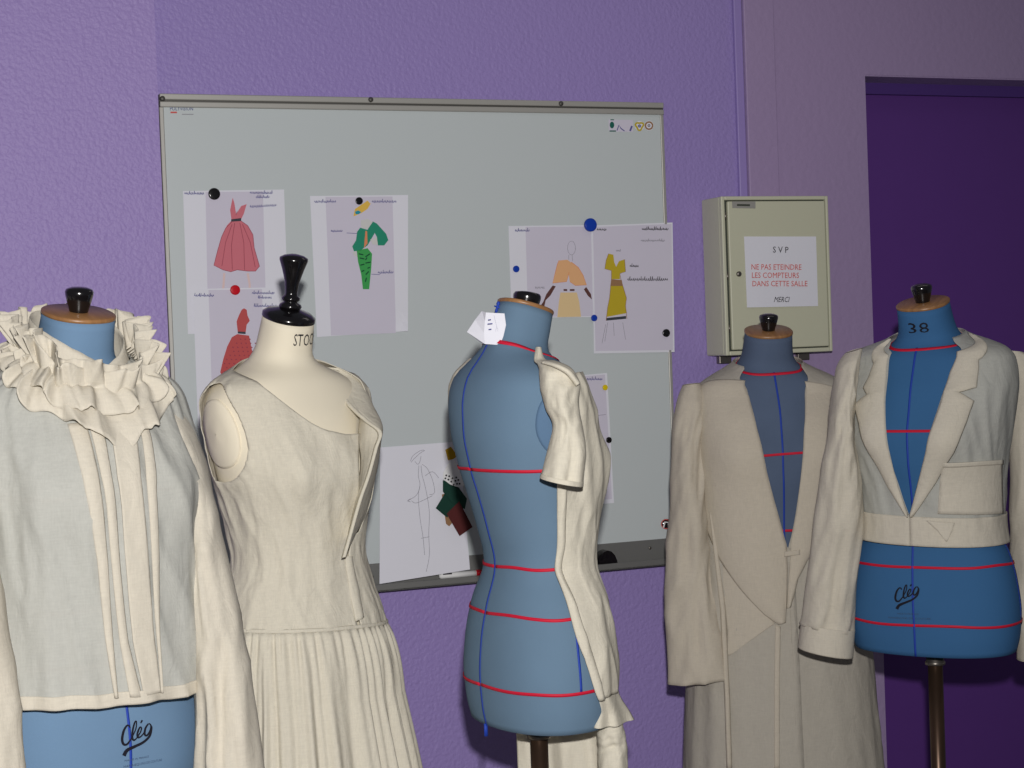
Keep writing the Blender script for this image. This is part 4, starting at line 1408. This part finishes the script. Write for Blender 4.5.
def d4(th, z, u, v):
    low = sstep(.60, .40, z)
    return (.006 * nz(th * 4, z * 1.5, 41) + .002 * ridge(th * 4 + z * 4, z * 3, 43)) * low + .001 * nz(th * 12, z * 20, 2)


v4l = solve_edge(F4, C4, [(787.5, 549), (778, 515), (768, 478), (759, 440), (751, 405), (747, 390)], (0, .25)) + [(-.72, .645), (-.98, .671)]
v4r = solve_edge(F4, C4, [(787.5, 549), (795, 515), (800, 478), (803, 440), (804.5, 405), (804.5, 390)], (0, .25)) + [(.66, .645), (1.1, .671)]
v4ls = sorted([(z, th) for th, z in v4l]); v4rs = sorted([(z, th) for th, z in v4r])
zv4 = v4l[0][1]


def t4a(z): return interp(v4rs, z)[0] if z > zv4 else v4r[0][0]


def t4b(z): return 2 * PI + (interp(v4ls, z)[0] if z > zv4 else v4l[0][0])


shell(F4, C4, 'body', MAT['coat'], g4, lambda u, v: lerp(-.48, .668, v), lambda z: t4a(z), lambda z: t4b(z) + (.05 if z < zv4 else 0), 150, 150, d4, .004)
# overlapping front edge
patch(F4, C4, 'front_edge', MAT['coat2'], g4, [(775, 624), (774, 680), (774, 769)], [(780, 626), (779, 680), (779, 769)], 6, 30, lambda u, v: .0075 + .0015 * math.sin(PI * u), None, (0, .1))
# wide lapels, raised a little over the coat front
lap_off = lambda s_: (lambda u, v: .009 + .006 * math.sin(PI * min(1, u * 1.0)) * (1 - .3 * v))
patch(F4, C4, 'lapel', MAT['coat2'], g4, [(740.5, 383), (733, 383), (712, 384)][:0] + [(690, 385), (691, 400), (694, 430), (698.5, 470), (706, 520), (722, 560), (742, 590), (764, 614), (778, 624)],
      [(745.5, 383), (749, 398), (757, 430), (766, 470), (778, 515), (786, 545), (787, 570), (786, 600), (785, 622)], 24, 80, lambda u, v: .008 + .007 * math.sin(PI * u) ** .8, None, (-.6, .58), lim=1.30)
patch(F4, C4, 'lapel', MAT['coat2'], g4, [(803.5, 384), (804.5, 398), (803, 430), (800.5, 470), (796, 508), (790, 540), (789, 565), (787, 590), (786, 608)],
      [(838, 392), (838, 405), (836, 440), (832, 480), (824, 520), (816, 545), (806, 560), (797, 578), (790, 606)], 20, 80, lambda u, v: .009 + .006 * math.sin(PI * u) ** .8, None, (.4, .58), lim=1.25)
# facing showing lighter through the front
patch(F4, C4, 'facing', MAT['coat2'], g4, [(722, 570), (725, 600), (728, 630), (729, 655)], [(724, 563), (750, 598), (775, 623), (731, 655)], 16, 30, .0062, None, (-.3, .15))
# pocket welt / side dart fold
patch(F4, C4, 'side_fold', MAT['coat2'], g4, [(712, 512), (717, 560), (722, 610), (724, 655), (726, 700), (728, 768)], [(716, 512), (721, 560), (727, 610), (729, 655), (731, 700), (733, 768)], 6, 50, lambda u, v: .007 + .007 * math.sin(PI * u), None, (-.5, .3))
# yoke (collar) piece across the shoulder
bt = patch(F4, C4, 'button_tab', MAT['coat2'], g4, [(783, 551), (783, 556)], [(798, 549), (798, 554)], 6, 4, .016, None, (0, .24))
tube([(683, 385, 700, 383, 3.92, .03), (676, 405, 706, 405, 3.91, .045), (672, 440, 705, 440, 3.90, .05), (669, 500, 706, 500, 3.88, .05), (666, 560, 714, 560, 3.87, .05), (666, 620, 725, 620, 3.86, .05), (668.5, 684, 735.5, 675, 3.85, .05)],
     'sleeve', MAT['coat2'], g4, 44, 10, ds(10, .45))
tube([(838, 390, 853, 392, 3.98, .03), (838, 420, 862, 420, 3.97, .045), (838, 500, 870, 500, 3.96, .05), (836, 600, 872, 600, 3.95, .05), (832, 650, 872, 650, 3.94, .05)],
     'sleeve', MAT['coat2'], g4, 44, 10, ds(12, .4))

# ------------------------------------------------------------------ 5 cropped jacket
J5 = [(.20, .156, .120, .116, 0), (.24, .145, .116, .110, 0), (.285, .141, .114, .106, 0), (.35, .143, .118, .108, 0), (.41, .150, .132, .115, 0), (.46, .159, .144, .124, 0), (.53, .170, .128, .128, .002),
      (.565, .174, .110, .130, .004), (.59, .174, .097, .124, .006), (.615, .171, .088, .112, .008), (.635, .158, .082, .098, .010), (.648, .128, .074, .086, .011), (.660, .092, .068, .075, .010), (.672, .072, .064, .068, .009), (.69, .067, .063, .063, .006)]
g5 = thing('cropped_jacket', 'short cream jacket with notched lapels and chest pocket on the rightmost form', 'jacket', F5.loc, F5.yaw, 'sewn garments on the forms')


def d5(th, z, u, v):
    return (.006 * nz(th * 4, z * 5, 51) + .004 * ridge(th * 4 + z * 7, z * 5, 53)) * sstep(.61, .52, z) * sstep(.25, .32, z) + .001 * nz(th * 12, z * 20, 2)


v5l = solve_edge(F5, J5, [(910.5, 516), (902, 490), (894, 462), (888, 436), (886.5, 407), (889, 375), (892, 355)], (0, .30)) + [(-.52, .655), (-.95, .673)]
v5r = solve_edge(F5, J5, [(910.5, 516), (919, 482), (926, 455), (932, 430), (940, 405), (949, 378), (956, 360)], (0, .30)) + [(.75, .650), (1.15, .673)]
v5ls = sorted([(z, th) for th, z in v5l]); v5rs = sorted([(z, th) for th, z in v5r])
zv5 = v5l[0][1]
hem5 = solve_edge(F5, J5, [(863, 543), (910, 546), (970, 550), (1000, 549)], (-.8, .24))


def t5a(z): return interp(v5rs, z)[0] if z > zv5 else v5r[0][0]


def t5b(z): return 2 * PI + (interp(v5ls, z)[0] if z > zv5 else v5l[0][0])


def hem5f(th): return .236 - .006 * math.sin(th)


shell(F5, J5, 'body', MAT['muslin'], g5, lambda u, v: lerp(hem5f(2 * PI * u), .668, v), t5a, t5b, 150, 110, d5, .004)
shell(F5, J5, 'waistband', MAT['muslin2'], g5, lambda u, v: lerp(hem5f(2 * PI * u) - .002, hem5f(2 * PI * u) + .060, v), t5a(.24), t5b(.24), 140, 12, d5, .0075)
# lapels with notch: outer edge and V edge
patch(F5, J5, 'lapel', MAT['muslin2'], g5, [(966, 337), (957, 355), (951, 373), (947, 386), (944, 394), (942, 401), (936, 420), (927, 450), (919, 482), (911.5, 514)],
      [(979, 347), (978, 362), (977, 378), (975.5, 389), (959, 394.5), (972.5, 402), (965, 422), (953, 450), (937, 480), (913.5, 517)], 14, 90, lambda u, v: .0105 + .006 * math.sin(PI * u) ** .7, None, (.5, .62))
patch(F5, J5, 'lapel', MAT['muslin2'], g5, [(882, 352), (876, 366), (871, 380), (866, 390), (869.5, 397), (857.5, 406), (862, 425), (874, 455), (890, 485), (909.5, 517)],
      [(895, 341), (891, 358), (888.5, 375), (887.5, 388), (887, 396), (886.5, 404), (887, 425), (892, 455), (900, 485), (910, 514)], 14, 90, lambda u, v: .0105 + .006 * math.sin(PI * u) ** .7, None, (-.6, .60))
pk = patch(F5, J5, 'pocket', MAT['muslin2'], g5, [(943, 460), (940, 480), (938, 513)], [(997, 459), (997, 480), (998, 513)], 16, 16, .012, None, (.5, .4))
patch(F5, J5, 'pocket_hem', MAT['muslin2'], pk, [(943, 459.5), (942.5, 464)], [(997, 458.5), (997, 463)], 16, 3, .0145, None, (.5, .4))
patch(F5, J5, 'patch_flap', MAT['muslin2'], g5, [(928, 520), (938, 530), (946, 541)], [(954, 522), (952, 530), (947, 541)], 8, 8, .0145, None, (.3, .27))
# sleeves
tube([(846, 353, 862, 348, 3.57, .025), (838, 366, 859, 362, 3.56, .045), (833, 392, 855, 394, 3.55, .05), (829, 425, 854, 428, 3.55, .05), (823, 460, 859, 462, 3.555, .05), (815, 520, 863, 520, 3.57, .05), (806, 585, 857, 588, 3.59, .05), (801, 625, 854, 632, 3.60, .05)],
     'sleeve', MAT['muslin2'], g5, 44, 10, ds(15, .4))
cf = tube([(801.5, 622, 854.5, 629, 3.60, .053), (800, 634, 853.5, 642, 3.60, .054), (798.5, 648, 852.5, 657, 3.60, .055)], 'cuff', MAT['muslin2'], g5, 44, 6, None, close_top=False)
tube([(1000, 350, 1022, 352, 3.66, .03), (1005, 372, 1045, 368, 3.66, .045), (1008, 410, 1053, 408, 3.65, .05), (1010, 470, 1056, 468, 3.64, .05), (1012, 540, 1058, 540, 3.63, .05), (1012, 610, 1058, 610, 3.62, .05), (1018, 660, 1060, 656, 3.61, .05)],
     'sleeve', MAT['muslin2'], g5, 44, 10, ds(17, .4))

# ------------------------------------------------------------------ light
fl = bpy.data.lights.new('camera_flash', 'SPOT')
fl.energy = 370
fl.spot_size = R(96)
fl.spot_blend = .95
fl.shadow_soft_size = .025
fl.color = (1, .975, .95)
fo = bpy.data.objects.new('camera_flash', fl)
COL.objects.link(fo)
fo.location = (.03, -.02, 1.64)
tgt = at(215, 420, 3.6)
fo.rotation_euler = (tgt - fo.location).to_track_quat('-Z', 'Y').to_euler()

cl = bpy.data.lights.new('warm_wall_fill', 'AREA')  # unseen warm light added to brighten the upper right wall
cl.energy = 1.1
cl.shape = 'RECTANGLE'
cl.size, cl.size_y = 1.2, .3
cl.color = (1, .9, .86)
co = bpy.data.objects.new('warm_wall_fill', cl)
COL.objects.link(co)
co.location = (1.0, 3.7, 2.7)

wd = bpy.data.worlds.new('room_light')
SC.world = wd
wd.use_nodes = True
bg = wd.node_tree.nodes['Background']
bg.inputs[0].default_value = (.82, .86, 1, 1)
bg.inputs[1].default_value = .09

vs_ = SC.view_settings
vs_.view_transform = 'Standard'
vs_.look = 'None'
vs_.exposure = 0
vs_.gamma = 1
vs_.use_curve_mapping = False
